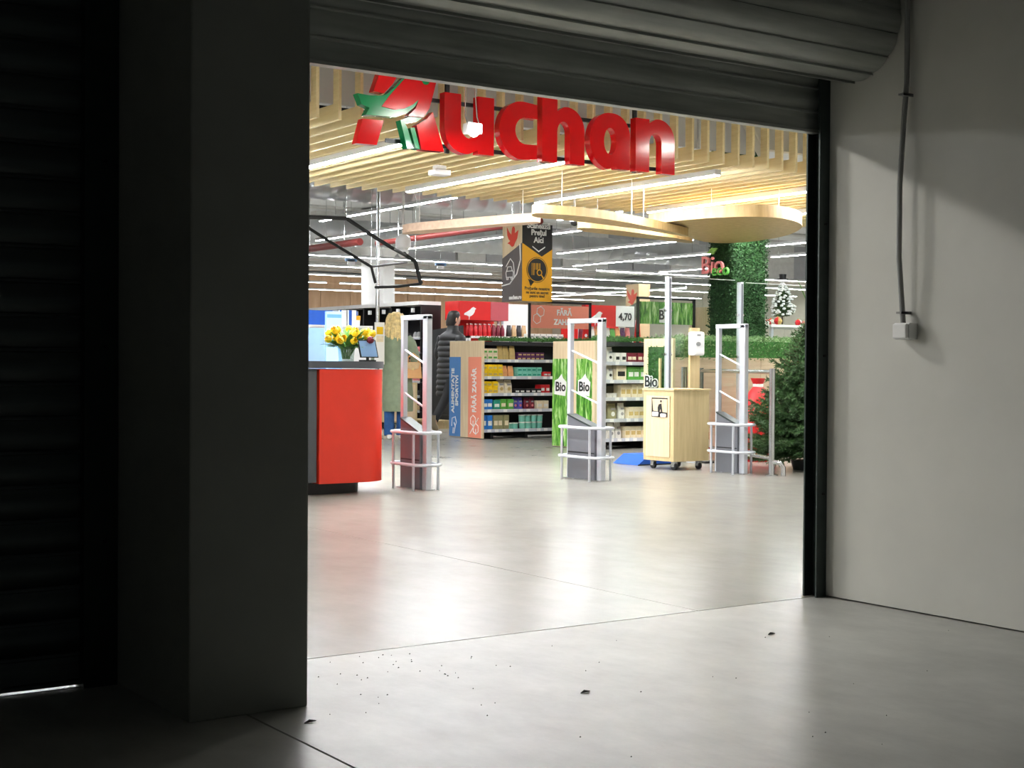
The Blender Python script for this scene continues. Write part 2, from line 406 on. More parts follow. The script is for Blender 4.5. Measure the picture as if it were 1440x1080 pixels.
MB().box(XR-.066, XR-.05, cb.y-.04, cb.y+.03, cb.z-.03, cb.z+.03).build('cover', 'white', t, bevel=.006)

# ------------------------------------------------------------------ slatted wooden ceiling
SF, SB, SZ = 9.333, 12.96, 2.786
ce = sempty('ceiling_slats', (3, SF, SZ))
prof = [(0, 0), (SB-SF, 0), (SB-SF, .125), (.085, .125), (.085, 1.0), (0, 1.0)]
sm = None; x = 3.07-.1805*34
while x < 15.4:
    if sm is None:
        sm = MB().prism([prof], lambda a, b, d: (d, a, b), 0, .024).build('slat', 'slat_wood', ce, local=True); o = sm
    else: o = link(sm.copy(), ce)
    o.location = (x-3, 0, 0); x += 0.1805
for y in (SF+.35, SF+1.7, SF+3.1): box('carrier', 'black_metal', -3, 15.3, y, y+.03, SZ+.125, SZ+.16, ce)
bp = sempty('ceiling_baffles', (5, SF+.5, 3))
x = -2.9
while x < 9.2:
    box('baffle', 'baffle_grey', x, x+.70, SF+.30, SF+.33, SZ+.17, 3.75, bp); x += .722
while x < 15:
    box('baffle', 'soffit', x, x+.9, SF+.42+.1*((x*7) % 2), SF+.5+.1*((x*7) % 2), SZ+.3, 3.75, bp); x += .98
for x in (9.4, 11.4, 13.1):
    MB().tube([(x, SF+.25, 2.95), (x-.45, SF+.35, 3.7)], .05, 4).build('brace', 'soffit', bp)

# ------------------------------------------------------------------ linear lamps
def lamp(p, q, label, group, m='led', hw=.036):
    p, q = Vector(p), Vector(q); t = thing('linear_lamp', (p+q)/2, label, 'lamp', group); d = (q-p).normalized()
    s = Vector((-d.y, d.x, 0))
    def bar(w_, z0, z1, e=0):
        b = MB(); vs = []
        for z in (z0, z1):
            for e_, sg in ((p-d*e, -1), (p-d*e, 1), (q+d*e, 1), (q+d*e, -1)): vs.append(e_+s*(w_*sg)+Vector((0, 0, z)))
        return b.add(vs, [(0, 1, 2, 3), (7, 6, 5, 4), (0, 4, 5, 1), (1, 5, 6, 2), (2, 6, 7, 3), (3, 7, 4, 0)])
    bar(hw, 0, .05, .012).build('housing', 'lamp_body', t); bar(hw-.006, -.006, .001).build('diffuser', m, t)
    if m != 'led':
        for k in (.12, .88):
            c = p+(q-p)*k; MB().cyl((c.x, c.y, c.z+.04), (c.x, c.y, 4.75), .005, 5).build('wire', 'steel', t)
    return t
WH = ['leftmost', 'second', 'third', 'fourth', 'fifth']
for k, x in enumerate((5.665, 7.28, 8.865, 10.42, 11.86)):
    lamp((x, 9.62, SZ-.052), (x, 12.42, SZ-.052), WH[k]+' bright linear lamp from the left under the slatted wooden ceiling', 'lamps under the slats')
lamp((4.08, 9.62, SZ-.052), (4.08, 12.42, SZ-.052), 'linear lamp under the slats hidden behind the left column', 'lamps under the slats')
for k, x in enumerate((2.5, .92, -.66, -2.24)): lamp((x, 9.62, SZ-.052), (x, 12.42, SZ-.052), 'linear lamp under the slats hidden behind the left column', 'lamps under the slats')
lamp((13.4, 9.62, SZ-.052), (13.4, 12.42, SZ-.052), 'linear lamp under the slats hidden behind the right jamb', 'lamps under the slats')
for nl, (a, b) in enumerate([((440, 310), (653, 279)), ((440, 338), (570, 321)), ((575, 352), (706, 331)), ((775, 329), (830, 323)), ((775, 356), (984, 338)),
               ((806, 374), (1000, 357)), ((779, 417), (960, 405)), ((1075, 347), (1160, 338)), ((1090, 362), (1160, 355)), ((930, 383), (1000, 377))]):
    p, q = G(*a, 3.3), G(*b, 3.3); x = (p.x+q.x)/2
    lamp((x, q.y, 3.3), (x, p.y, 3.3), 'bare linear lamp in the hall '+['just left of the sensor', 'left of the white dome camera', 'between dome camera and banner', 'above the small dark dome camera', 'right of the banner, upper row', 'right of the banner, lower row', 'low above the price panel', 'right of the green column, upper row', 'right of the green column, lower row', 'left of the green column'][nl], 'hall lamps running away', 'led_hall')
ORD = ['first', 'second', 'third', 'fourth', 'fifth', 'sixth', 'seventh']
for k, y0 in enumerate((27.6, 31.5, 36, 41, 47)):
    for x0 in ((5, 21), (21.5, 37)):
        lamp((x0[0], y0, 3.3+.02*(y0-26)), (x0[1], y0, 3.3+.02*(y0-26)), 'long linear lamp crossing the far hall, %s row back, %s half' % (ORD[k], 'left' if x0[0] < 10 else 'right'), 'hall lamps crossing', 'led_hall', .028)
for k, x0 in enumerate((2, 5, 14, 17, 20, 23, 26)):
    lamp((x0, 14.5, 3.4), (x0, 19, 3.4), 'bare linear lamp high over the shelves, %s from the left' % ORD[k], 'hall lamps over shelves', 'led_hall')
# square lamps on the corridor ceiling
for k, (x, y) in enumerate([(0.4, 6.9), (3.35, 6.75), (6.4, 6.9), (9.4, 6.9), (12.4, 6.9)]):
    t = thing('ceiling_lamp', (x, y, 3.2), 'square lamp hung over the corridor between shutter and shop', 'lamp', 'corridor lamps')
    MB().box(x-.2, x+.2, y-.2, y+.2, 3.2, 3.26).build('housing', 'lamp_body', t)
    MB().box(x-.18, x+.18, y-.18, y+.18, 3.19, 3.2).build('diffuser', 'panel_lamp', t)
    for sx in (-.15, .15): MB().cyl((x+sx, y, 3.26), (x+sx, y, 3.75), .003, 6).build('wire', 'steel', t)

# unseen spots added over the corridor to brighten garage floor and right wall
def fill_spot(p, aim, power, label, group, size=75):
    p, aim = Vector(p), Vector(aim); d = (aim-p).normalized(); t = thing('fill_spot', p, label, 'fill_spot', group)
    MB().tube([p-d*.16, p-d*.14, p-d*.02, p], [.03, .055, .06, .065], 16).build('head', 'lamp_body', t, smooth=True)
    MB().tube([p-d*.1, p-d*.1+Vector((0, 0, .12)), (p.x-d.x*.1, p.y-d.y*.1, 3.75)], .008, 6).build('stem', 'steel', t)
    l = bpy.data.lights.new('spot', 'SPOT'); l.energy = power; l.spot_size = math.radians(size); l.spot_blend = .6; l.shadow_soft_size = .12; l.color = (1, .985, .95)
    o = bpy.data.objects.new('spot_light', l); link(o, t); o.location = d*.012; o.rotation_euler = d.to_track_quat('-Z', 'Y').to_euler()
fill_spot((3.35, 6.75, 3.18), (3.6, 3.3, .3), SPOT, 'spotlight added over the corridor, unseen, aimed at the shutter opening', 'added corridor spots', 95)
fill_spot((1.2, 6.6, 3.18), (3.9, 3.4, .3), SPOT*.6, 'spotlight added over the corridor, unseen, aimed at the shutter opening', 'added corridor spots', 95)

# ------------------------------------------------------------------ ducts and pipes of the hall
def duct(p, q, r, label, ring=.35):
    p, q = Vector(p), Vector(q); L = (q-p).length; d = (q-p)/L; n = int(L/ring); pts = []; rr = []
    for k in range(n+1):
        c = p+d*(L*k/n)
        pts += [c, c+d*.02, c+d*.05, c+d*.07]; rr += [r, r*1.035, r*1.035, r]
    t = thing('air_duct', (p+q)/2, label, 'duct')
    MB().tube(pts, rr, 22).build('duct_tube', 'duct', t, smooth=True)
    for k in range(1, 6):
        c = p+d*(L*k/6); MB().cyl(c+Vector((0, 0, r)), (c.x, c.y, 4.75), .012, 6).build('hanger', 'steel', t)
    return t
duct((5, 19.6, 3.75), (14.6, 19.6, 3.75), .24, 'shiny spiral air duct just behind the slatted ceiling')
duct((8, 26.3, 3.72), (25.6, 26.3, 3.72), .27, 'spiral air duct further back behind the hanging yellow banner')
duct((3, 23.4, 3.7), (9.6, 23.4, 3.7), .22, 'spiral air duct ending near the white column')
def pipe(p, q, r, label):
    p, q = Vector(p), Vector(q); t = thing('sprinkler_pipe', (p+q)/2, label, 'pipe'); MB().cyl(p, q, r, 12).build('run', 'pipe_red', t, smooth=True)
    for k in (.15, .5, .85): c = p.lerp(q, k); MB().cyl(c, (c.x, c.y, 4.75), .006, 6).build('hanger', 'steel', t)
p, q = G(572, 336, 2.95), G(705, 319, 2.95); x = (p.x+q.x)/2
pipe((x, p.y+1, 2.95), (x, q.y-1, 2.95), .045, 'red sprinkler pipe beneath the left curved wooden panel')
p, q = G(440, 349, 3.0), G(508, 340, 3.0); x = (p.x+q.x)/2
pipe((x, p.y+2, 3.0), (x, q.y, 3.0), .06, 'red sprinkler pipe left of the white column')

# ------------------------------------------------------------------ curved hanging wooden panels
def panel(pix, z0, z1, label, m='ring_wood', wires=()):
    pts = [G(u, v, z0) for u, v in pix]; c = sum(pts, Vector())/len(pts)
    P = [(p.x, p.y) for p in pts]
    for _ in range(2):                                   # corner cutting: a smooth outline
        Q = []
        for k in range(len(P)):
            a, b = P[k], P[(k+1) % len(P)]
            Q += [(a[0]*.75+b[0]*.25, a[1]*.75+b[1]*.25), (a[0]*.25+b[0]*.75, a[1]*.25+b[1]*.75)]
        P = Q
    t = thing('wooden_canopy', (c.x, c.y, z0), label, 'ceiling panel')
    MB().prism([P], lambda a, b, d: (a, b, d), z0, z1).build('board', m, t, smooth=True)
    for u, v in wires:
        p = G(u, v, z0)
        MB().cyl((p.x, p.y, z1-.01), (p.x, p.y, SZ+.13 if p.y < SB else 4.75), .004, 6).build('wire', 'white', t)
    return t
panel([(748, 299), (780, 301), (823, 304), (873, 311), (918, 320), (968, 331), (968, 334), (918, 325), (860, 317), (800, 310), (748, 306)], 2.365, 2.445, 'wavy wooden ceiling strip nearest in the middle, beside the round panel', wires=[(790, 305), (888, 316), (905, 320)])
panel([(812, 319), (870, 324), (907, 329), (974, 338), (974, 343), (905, 335), (860, 330), (812, 325)], 2.46, 2.545, 'wavy wooden ceiling strip behind the dome camera', wires=[(840, 323), (940, 336)])
panel([(905, 317), (960, 309), (1045, 304), (1100, 306), (1128, 314), (1128, 322), (1104, 333), (1043, 342), (992, 342), (960, 330), (925, 323)], 2.46, 2.58, 'broad rounded wooden ceiling panel above the green plant column', wires=[(1000, 312), (1095, 312), (1020, 335)])
panel([(566, 326), (640, 320), (700, 315), (760, 311), (760, 315), (700, 319), (640, 325), (566, 331)], 2.46, 2.55, 'long pinkish wooden ceiling strip left of the hanging banner', 'pink_wood', wires=[(590, 326), (735, 314)])

# ------------------------------------------------------------------ illuminated shop sign
SY = 8.95; ZB = 2.575; XH = 0.43; SD = 0.07
sg = thing('shop_sign', (6.4, SY, ZB), 'large red shop sign with bird emblem hung before the slats', 'sign')
def glyph(loops, m, name): return MB().prism(loops, FY(SY), 0, SD).build(name, m, sg)
def l_n(x0, x1, h=XH, top=None, flip=False):
    s_ = .143; w_ = x1-x0; top = top or h; r = w_*.52; c = []
    c = [(0, 0), (s_, 0), (s_, h*.52)]+arc(s_+(w_-2*s_)/2, h*.55, (w_-2*s_)/2, h*.2, 180, 0, 10)+[(w_-s_, 0), (w_, 0)]
    c += arc(w_*.58, h*.6, w_*.42, h*.42, 0, 100, 12)+[(s_, h*.93), (s_, top), (0, top)]
    if flip: c = [(w_-a, h-b) for a, b in c]
    return [[(x0+a, ZB+b) for a, b in c]]
glyph(l_n(5.548, 5.985, flip=True), 'red_paint', 'letter_u')
def l_c(x0, x1):
    w_ = x1-x0; cx, cz = x0+w_*.56, ZB+XH*.5
    return [arc(cx, cz, w_*.56, XH*.52, 52, 308, 26)+arc(cx, cz, w_*.26, XH*.25, 300, 60, 22)]
def l_c2(x0, x1):
    w_ = x1-x0; cz = ZB+XH*.5; cx = x0+w_*.60
    o = [(x1, ZB+XH*.985)]+arc(cx, cz, w_*.60, XH*.515, 80, 280, 26)+[(x1, ZB+XH*.015), (x1, ZB+XH*.27)]+arc(cx+.03, cz, w_*.27, XH*.235, 270, 90, 18)+[(x1, ZB+XH*.73)]
    return [o]
glyph(l_c2(6.035, 6.385), 'red_paint', 'letter_c')
glyph(l_n(6.433, 6.842, top=XH*1.42), 'red_paint', 'letter_h')
def l_a(x0, x1):
    w_ = x1-x0; cz = ZB+XH*.5; cx = x0+w_*.54
    o = [(x1, ZB), (x1, ZB+XH*.62)]+arc(x0+w_*.56, ZB+XH*.6, w_*.44, XH*.42, 0, 90, 10)+arc(x0+w_*.48, cz, w_*.48, XH*.52, 95, 268, 20)+[(x1-.143, ZB+XH*.04), (x1-.135, ZB)]
    h = arc(x0+w_*.5, cz, w_*.155, XH*.25, 0, 330, 18)
    return [o, h]
glyph(l_a(6.896, 7.304), 'red_paint', 'letter_a')
glyph(l_n(7.362, 7.777), 'red_paint', 'letter_n')
def LP(pts):                                             # outline measured on the emblem, turned into metres on the sign's plane
    r = []
    for a, b in pts:
        p = AY(480+a/8.306, 90+b/8.306, SY); r.append((p.x, p.z))
    return [r]
glyph(LP([(250, 635), (495, 660), (415, 945), (175, 925)]), 'red_paint', 'emblem_foot')
glyph(LP([(600, -260), (760, -230), (735, -60), (668, 120), (600, 235), (500, 340), (375, 318), (450, 95)]), 'red_paint', 'emblem_leg')
glyph(LP([(190, 340), (330, 365), (470, 370), (545, 345), (640, 250), (755, 140), (830, 60), (850, 75), (760, 150), (655, 265), (560, 372), (468, 497), (600, 532), (640, 534), (740, 518), (840, 472), (905, 415), (860, 500), (760, 580), (640, 622), (500, 608), (285, 592), (330, 512), (240, 470)]), 'green_paint', 'emblem_wing')
glyph(LP([(850, 78), (900, -10), (985, -50), (1070, -30), (1118, 60), (1112, 200), (1080, 330), (1030, 520), (960, 622), (780, 604), (868, 520), (907, 412), (842, 470), (742, 516), (640, 532), (472, 495), (562, 372), (658, 264), (762, 150)]), 'red_paint', 'emblem_bird')
glyph(LP([(690, 655), (790, 618), (945, 630), (880, 676), (745, 690), (772, 745), (842, 985), (770, 985)]), 'green_paint', 'emblem_tail')
glyph(LP([(806, 745), (856, 740), (920, 997), (866, 985)]), 'green_paint', 'emblem_tail')
glyph(LP([(1070, 560), (1130, 770), (1200, 1025), (935, 1000), (880, 715), (1000, 640)]), 'red_paint', 'emblem_foot')
ep = AY(480+985/8.306, 90+192/8.306, SY)
MB().prism([arc(ep.x, ep.z, .032, .032, 0, 345, 16)], FY(SY), -.004, .0).build('eye', 'green_paint', sg)
MB().prism([arc(ep.x+.012, ep.z+.006, .014, .014, 0, 330, 12)], FY(SY), -.008, -.004).build('eye_highlight', 'white', sg)
for z in (ZB+.03, ZB+.36): MB().box(5.1, 7.72, SY+SD, SY+SD+.025, z, z+.028).build('mounting_rail', 'black_metal', sg)
for x in (5.62, 6.5, 7.42): MB().box(x, x+.03, SY+SD+.025, SY+SD+.05, ZB, 3.75).build('hanger', 'black_metal', sg)
# flood lamp hung before the sign
fp = AY(664, 184, 8.55)
t = thing('flood_lamp', fp, 'small white flood lamp shining in front of the red letters', 'flood lamp')
MB().box(fp.x-.05, fp.x+.07, fp.y-.03, fp.y+.05, fp.z-.02, fp.z+.055).build('housing', 'white', t, bevel=.01)
MB().tube([(fp.x-.02, fp.y-.03, fp.z-.005), (fp.x-.026, fp.y-.07, fp.z-.022), (fp.x-.028, fp.y-.085, fp.z-.028)], [.032, .034, .024], 16).build('lens', 'flood_lens', t, smooth=True)
for sx in (-.04, .06): MB().tube([(fp.x+sx, fp.y, fp.z+.05), (fp.x+sx-.02, fp.y, fp.z+.1), (fp.x-.06, fp.y, 3.75)], .004, 6).build('wire', 'steel', t)
# sensor hung under the slats, cameras, exit lights
sp = G(618, 247, SZ-.1)
t = thing('ceiling_sensor', sp, 'small white boxed sensor hanging under the slats', 'sensor')
MB().box(sp.x-.085, sp.x+.085, sp.y-.06, sp.y+.06, sp.z, sp.z+.05).build('case', 'white_plastic', t, bevel=.008)
MB().box(sp.x-.05, sp.x+.05, sp.y-.04, sp.y+.04, sp.z+.05, sp.z+.09).build('top_case', 'white_plastic', t, bevel=.008)
MB().cyl((sp.x, sp.y, sp.z+.09), (sp.x, sp.y, SZ+.13), .008, 8).build('stem', 'steel', t)
pz = AY(567, 346, 16.4)
t = thing('dome_camera', pz, 'large white dome camera hanging on a thin pole left of the banner', 'security camera')
MB().rings([(pz.z-.05, .06, .06), (pz.z-.02, .1, .1), (pz.z+.06, .105, .105), (pz.z+.12, .09, .09), (pz.z+.16, .04, .04)], 20, pz.x, pz.y).build('shell', 'white_plastic', t, smooth=True)
MB().rings([(pz.z-.15, .03, .03), (pz.z-.13, .06, .06), (pz.z-.08, .075, .075), (pz.z-.045, .062, .062)], 18, pz.x, pz.y).build('lens_ball', 'white_plastic', t, smooth=True)
MB().cyl((pz.x-.02, pz.y-.06, pz.z-.1), (pz.x-.025, pz.y-.085, pz.z-.105), .022, 10).build('lens', 'black_metal', t)
MB().cyl((pz.x, pz.y, pz.z+.16), (pz.x, pz.y, 4.75), .018, 10).build('pole', 'lamp_body', t)
dc = AY(808, 312, 12.4)
t = thing('dome_camera', dc, 'small black and white dome camera under the wavy wooden strips', 'security camera')
MB().rings([(dc.z, .055, .055), (dc.z+.03, .065, .065), (dc.z+.05, .06, .06)], 16, dc.x, dc.y).build('ring', 'white_plastic', t, smooth=True)
MB().rings([(dc.z-.045, .012, .012), (dc.z-.035, .034, .034), (dc.z-.012, .046, .046), (dc.z, .048, .048)], 16, dc.x, dc.y).build('dome', 'black_metal', t, smooth=True)
MB().cyl((dc.x, dc.y, dc.z+.05), (dc.x, dc.y, SZ+.13), .012, 8).build('stem', 'white', t)
for k, (u, v, lb) in enumerate([(494, 369, 'left of the white column'), (620, 375, 'right of the white column')]):
    p = AY(u, v, 27.2)
    t = thing('hall_monitor', p, 'small pale blue hanging sign far back, '+lb, 'sign')
    MB().box(p.x-.09, p.x+.09, p.y, p.y+.03, p.z-.05, p.z+.06).build('face', 'white_plastic', t); MB().box(p.x-.14, p.x+.14, p.y, p.y+.03, p.z+.02, p.z+.08).build('wings', 'screen_blue', t)
    MB().cyl((p.x, p.y+.015, p.z+.08), (p.x, p.y+.015, 4.75), .006, 6).build('wire', 'steel', t)

# ------------------------------------------------------------------ steel pole and hanging black frame on the left
pp = G(530, 618)
t = thing('steel_pole', (pp.x, pp.y, 0), 'tall brushed steel pole rising behind the flower counter', 'pole')
MB().cyl((pp.x, pp.y, 0), (pp.x, pp.y, 4.75), .026, 14).build('shaft', 'steel', t, smooth=True)
MB().cyl((pp.x, pp.y, 0), (pp.x, pp.y, .02), .09, 18).build('foot', 'steel', t, smooth=True)
MB().box(pp.x-.07, pp.x+.075, pp.y-.06, pp.y-.045, 1.0, 1.56).build('notice', 'paper', t)
MB().box(pp.x-.045, pp.x+.05, pp.y-.064, pp.y-.06, 1.4, 1.5).build('yellow_print', 'yellow', t)
MB().box(pp.x-.05, pp.x+.055, pp.y-.064, pp.y-.06, 1.3, 1.38).build('pale_print', 'p_cream', t)
fq = lambda u, v, y: AY(u, v, y)
t = thing('tube_rack', fq(520, 375, 15.5), 'open rack of black tubes hanging in front of the white column', 'rack')
for pts, r in [([(430, 305, 14.0), (487, 307, 14.6), (520, 329, 14.6), (552, 349, 14.6)], .024), ([(430, 318, 16), (458, 336, 16), (522, 375, 16), (528, 398, 16)], .02),
               ([(522, 375, 16), (572, 369, 17.2)], .016), ([(568, 357, 15.2), (584, 368, 15.2), (592, 399, 15.2)], .026), ([(592, 399, 15.2), (560, 403, 15.6), (528, 404, 16)], .018), ([(552, 349, 14.6), (570, 359, 15.2)], .022)]:
    MB().tube([fq(*q) for q in pts], r, 8).build('tube', 'black_metal', t, smooth=True)
for u, v, y in [(487, 307, 14.6), (522, 375, 16), (584, 368, 15.2)]:
    p = fq(u, v, y); MB().cyl(p, (p.x, p.y, 4.75), .004, 5).build('wire', 'steel', t)

# ------------------------------------------------------------------ two-sided hanging banner box
b0 = AY(734, 424, 15.0); b1 = AY(776, 424, 15.0); by1 = AX(706, 424, b0.x).y
bx0, bx1, bz0, bz1 = b0.x, b1.x, 1.825, 2.82
t = thing('hanging_banner', ((bx0+bx1)/2, 15.0+(by1-15)/2, bz0), 'hanging box banner with black arrow on yellow and grey car print', 'banner')
box('core', 'pale_wood', bx0+.003, bx1, 15.003, by1, bz0, bz1, t)
for x in (bx0+.1, bx1-.1): MB().cyl((x, 15.2, bz1), (x, 15.2, 4.75), .005, 6).build('wire', 'steel', t)
wf = bx1-bx0; xm = (bx0+bx1)/2
yz = AY(755, 343, 15).z; tip = AY(763, 361, 15).z
MB().prism([[(bx0, bz0), (bx1, bz0), (bx1, yz-.06), (xm+.07, tip), (bx0, yz)]], FY(15), -.002, .003).build('yellow_face', 'banner_yellow', t)
MB().prism([[(bx0, yz), (xm+.07, tip), (bx1, yz-.06), (bx1, bz1), (bx0, bz1)]], FY(15), -.002, .003).build('black_face', 'banner_black', t)
for s_, v in (('Scanează', 318), ('Prețul', 327.5), ('Aici', 338)): text(s_, .1, 'white', (xm+.02, 14.996, AY(757, v, 15).z), *NY, t, .003)
cz = AY(757, 349.5, 15).z
MB().prism([[(xm-.08, cz+.03), (xm+.02, cz-.03), (xm+.12, cz+.03), (xm+.12, cz+.015), (xm+.02, cz-.048), (xm-.08, cz+.015)]], FY(15), -.005, -.002).build('chevron', 'white', t)
cc = AY(755, 379.5, 15); 
MB().prism([arc(cc.x, cc.z, .165, .165, 0, 350, 30)], FY(15), -.004, -.002).build('badge_ring', 'banner_black', t)
MB().prism([arc(cc.x, cc.z, .157, .157, 0, 350, 30)], FY(15), -.005, -.004).build('badge_line', 'banner_yellow', t)
MB().prism([arc(cc.x, cc.z, .147, .147, 0, 350, 30)], FY(15), -.007, -.005).build('badge', 'banner_black', t)
MB().prism([[(cc.x-.14, cc.z-.12), (cc.x-.04, cc.z-.15), (cc.x-.1, cc.z-.215)]], FY(15), -.004, -.002).build('badge_pointer', 'banner_black', t)
mb = MB()
for k, x in enumerate((-.085, -.06, -.035, -.012, .012, .035)): mb.box(cc.x+x, cc.x+x+(.012 if k % 2 else .006), 14.991, 14.993, cc.z-(.07 if k < 2 else .0), cc.z+.085)
mb.build('barcode', 'banner_yellow', t)
MB().prism([arc(cc.x+.035, cc.z-.035, .042, .042, 0, 350, 18), arc(cc.x+.035, cc.z-.035, .03, .03, 0, 350, 18)], FY(15), -.010, -.007).build('magnifier', 'banner_yellow', t)
MB().prism([[(cc.x+.062, cc.z-.07), (cc.x+.072, cc.z-.06), (cc.x+.105, cc.z-.1), (cc.x+.094, cc.z-.112)]], FY(15), -.010, -.007).build('magnifier_grip', 'banner_yellow', t)
for s_, v, z_ in (('Prețurile noastre', 406, .058), ('nu sunt un secret', 411.5, .05), ('pentru tine!', 416.5, .05)): text(s_, z_, 'banner_black', (xm, 14.997, AY(755, v, 15).z), *NY, t, .001)
# side facing the entrance
wy = by1-15.0; ym = (by1+15.0)/2
zA = AX(706, 364, bx0).z; zB_ = AX(734, 341, bx0).z
MB().prism([[(-by1, bz0), (-15.0, bz0), (-15.0, zB_), (-by1, zA)]], FX(bx0), -.002, .003).build('grey_face', 'banner_grey', t)
dv = AX(721, 333, bx0)
icon(DOVE, -dv.y, dv.z, .26, FX(bx0), 'bird_red', t, 'bird_print', -.004)
a0 = AX(706, 400, bx0)
pts = [(-by1, a0.z-.02), (-by1+wy*.4, a0.z-.0), (-by1+wy*.75, a0.z+.12), (-by1+wy*.93, a0.z+.3), (-by1+wy*.9, a0.z+.5)]
MB().tube([(bx0-.004, -a, b) for a, b in pts], .009, 6).build('white_line', 'white', t)
hc = AX(718, 380, bx0); q = lambda a, b: (bx0-.004, hc.y-a, hc.z+b)
MB().tube([q(-.1, .05), q(.0, .15), (bx0-.004, hc.y-.07, hc.z+.09), q(.09, -.02), q(.09, -.1)], .007, 6).build('house_line', 'white', t)
mb = MB()
mb.tube([q(-.09, -.09), q(.06, -.09), q(.07, -.03), q(.04, .0), q(.02, .045), q(-.06, .045), q(-.08, .0), q(-.1, -.03), q(-.09, -.09)], .006, 6)
mb.tube([q(-.09, -.01), q(.05, -.01)], .006, 6); mb.tube([q(-.08, -.09), q(-.08, -.12), q(-.05, -.12), q(-.05, -.09)], .006, 6); mb.tube([q(.02, -.09), q(.02, -.12), q(.05, -.12), q(.05, -.09)], .006, 6)
mb.build('car_line', 'white', t)
text('auchan.ro', .07, 'white', (bx0-.004, ym-.08, bz0+.05), *NX, t, .003)

# ------------------------------------------------------------------ anti-theft gates
def gate(x, y0, y1, H, label, m_panel='gate_grey'):
    # stands in the plane x, front post y0, rear post y1
    t = thing('security_gate', (x, (y0+y1)/2, 0), label, 'security gate', 'security gates at the shop entrance')
    MB().box(x-.025, x+.025, y0-.035, y0+.035, 0, H).build('post', 'alu', t, bevel=.008)
    MB().box(x-.022, x+.022, y1-.022, y1+.022, 0, H).build('post', 'alu', t, bevel=.008)
    MB().box(x-.025, x+.025, y0-.035, y1+.022, H-.035, H+.005).build('top_bar', 'alu', t, bevel=.006)
    for za, zb in ((H-.27, H-.40), (H-.62, H-.75)): MB().cyl((x, y1, za), (x, y0, zb), .009, 8).build('cross_rod', 'alu', t, smooth=True)
    pan = MB().prism([[(y0+.035, .01), (y1-.02, .01), (y1-.02, .56), (y0+.035, .45)]], lambda a, b, d: (x+d, a, b), -.045, .045).build('lower_panel', m_panel, t, bevel=.004)
    MB().prism([[(y0+.035, .45), (y1-.02, .56), (y1-.02, .575), (y0+.035, .465)]], lambda a, b, d: (x+d, a, b), -.05, .05).build('panel_cap', 'rail_steel', pan)
    MB().box(x-.047, x+.047, y0+.04, y1-.03, .235, .245).build('panel_seam', 'black_metal', pan)
    bw = .115; ya, yb = y0-.075, y1+.06
    for z in (.46, .205):
        lp = []
        for cx_, cy_, a0 in ((x+bw-.08, yb-.08, 0), (x-bw+.08, yb-.08, 90), (x-bw+.08, ya+.08, 180), (x+bw-.08, ya+.08, 270)):
            lp += [(cx_+.08*math.cos(math.radians(a0+k*22.5)), cy_+.08*math.sin(math.radians(a0+k*22.5)), z) for k in range(5)]
        MB().tube(lp, .013, 8, closed=True).build('bumper_rail', 'alu', t, smooth=True)
    for sx in (-1, 1):
        for y in (ya+.09, yb-.09): MB().cyl((x+sx*bw, y, 0), (x+sx*bw, y, .46), .011, 8).build('bumper_post', 'alu', t, smooth=True)
    MB().box(x-.05, x+.05, y0-.05, y1+.04, 0, .01).build('base_plate', 'steel', t)
    return t
for (uf, vf, ub, hv, lb) in [(600, 690, 568, 443, 'silver security gate nearest the red counter'), (845, 677, 802, 448, 'silver security gate standing alone in the middle of the entrance'), (1045, 667, 1010, 456, 'silver security gate beside the wooden waste cart and steel rail')]:
    f0 = G(uf, vf); yb = AX(ub, 600, f0.x).y; H = AY(uf, hv, f0.y).z
    gate(f0.x, f0.y, yb, H, lb)

# ------------------------------------------------------------------ red service counter with flowers
ct = thing('service_counter', (5.0, 10.2, 0), 'red service counter with dark grey top and rounded corner', 'counter')
yf = 9.73; xe = AY(531.5, 600, 10.0).x; xs = AY(449, 600, yf).x; r = .28
def corner(x0, y0, x1, y1, rr, z0, z1): 
    return MB().prism([[(x0, y0)]+[(x1-rr+rr*math.sin(math.radians(a)), y0+rr-rr*math.cos(math.radians(a))) for a in range(0, 91, 9)]+[(x1, y1), (x0, y1)]], lambda a, b, d: (a, b, d), z0, z1)
cor_h = AY(490, 518, yf).z; cb_z = AY(470, 680, yf).z
corner(xs, yf, xe, 10.75, r, cb_z, cor_h-.008).build('front_panel', 'counter_red', ct, smooth=True)
corner(2.4, yf-.012, xe+.012, 10.78, r+.012, cor_h, AY(490, 508, yf).z).build('worktop', 'counter_grey', ct, smooth=True)
box('side_panel', 'counter_grey', 2.45, xs-.012, yf+.02, 10.7, .1, cor_h-.008, ct)
corner(2.6, yf+.13, xe-.14, 10.6, r, 0, cb_z+.01).build('plinth', 'plinth_black', ct, smooth=True)
topz = AY(490, 508, yf).z
vp = Vector((0, 0, 0)); d0 = AY(487, 505, 10.1); vp = Vector((d0.x, 10.1, topz))
t = thing('glass_vase', vp, 'clear glass vase holding the tulips on the counter', 'vase')
MB().rings([(topz, .06, .06), (topz+.04, .062, .062), (topz+.13, .07, .07)], 18, vp.x, vp.y).build('vessel', 'vase_glass', t, smooth=True)
t = thing('tulip_bouquet', vp+Vector((0, 0, .02)), 'bouquet of yellow tulips with one dark red bloom', 'flowers')
def petals(c, d, s):
    d = Vector(d).normalized(); x = d.orthogonal().normalized(); y = d.cross(x); mb = MB()
    for k in range(6):
        a = k*math.pi/3; o_ = x*math.cos(a)+y*math.sin(a); tg = -x*math.sin(a)+y*math.cos(a); rr = []
        for h, w_, f in ((0, .15, .12), (.3, .55, .42), (.65, .6, .46), (1.0, .12, .3)):
            p = c+d*(h*s)+o_*(f*s); rr.append([p-tg*(w_*s*.5), p+o_*(.08*s), p+tg*(w_*s*.5), p-o_*(.02*s)])
        mb.loft(rr)
    return mb
blooms = []
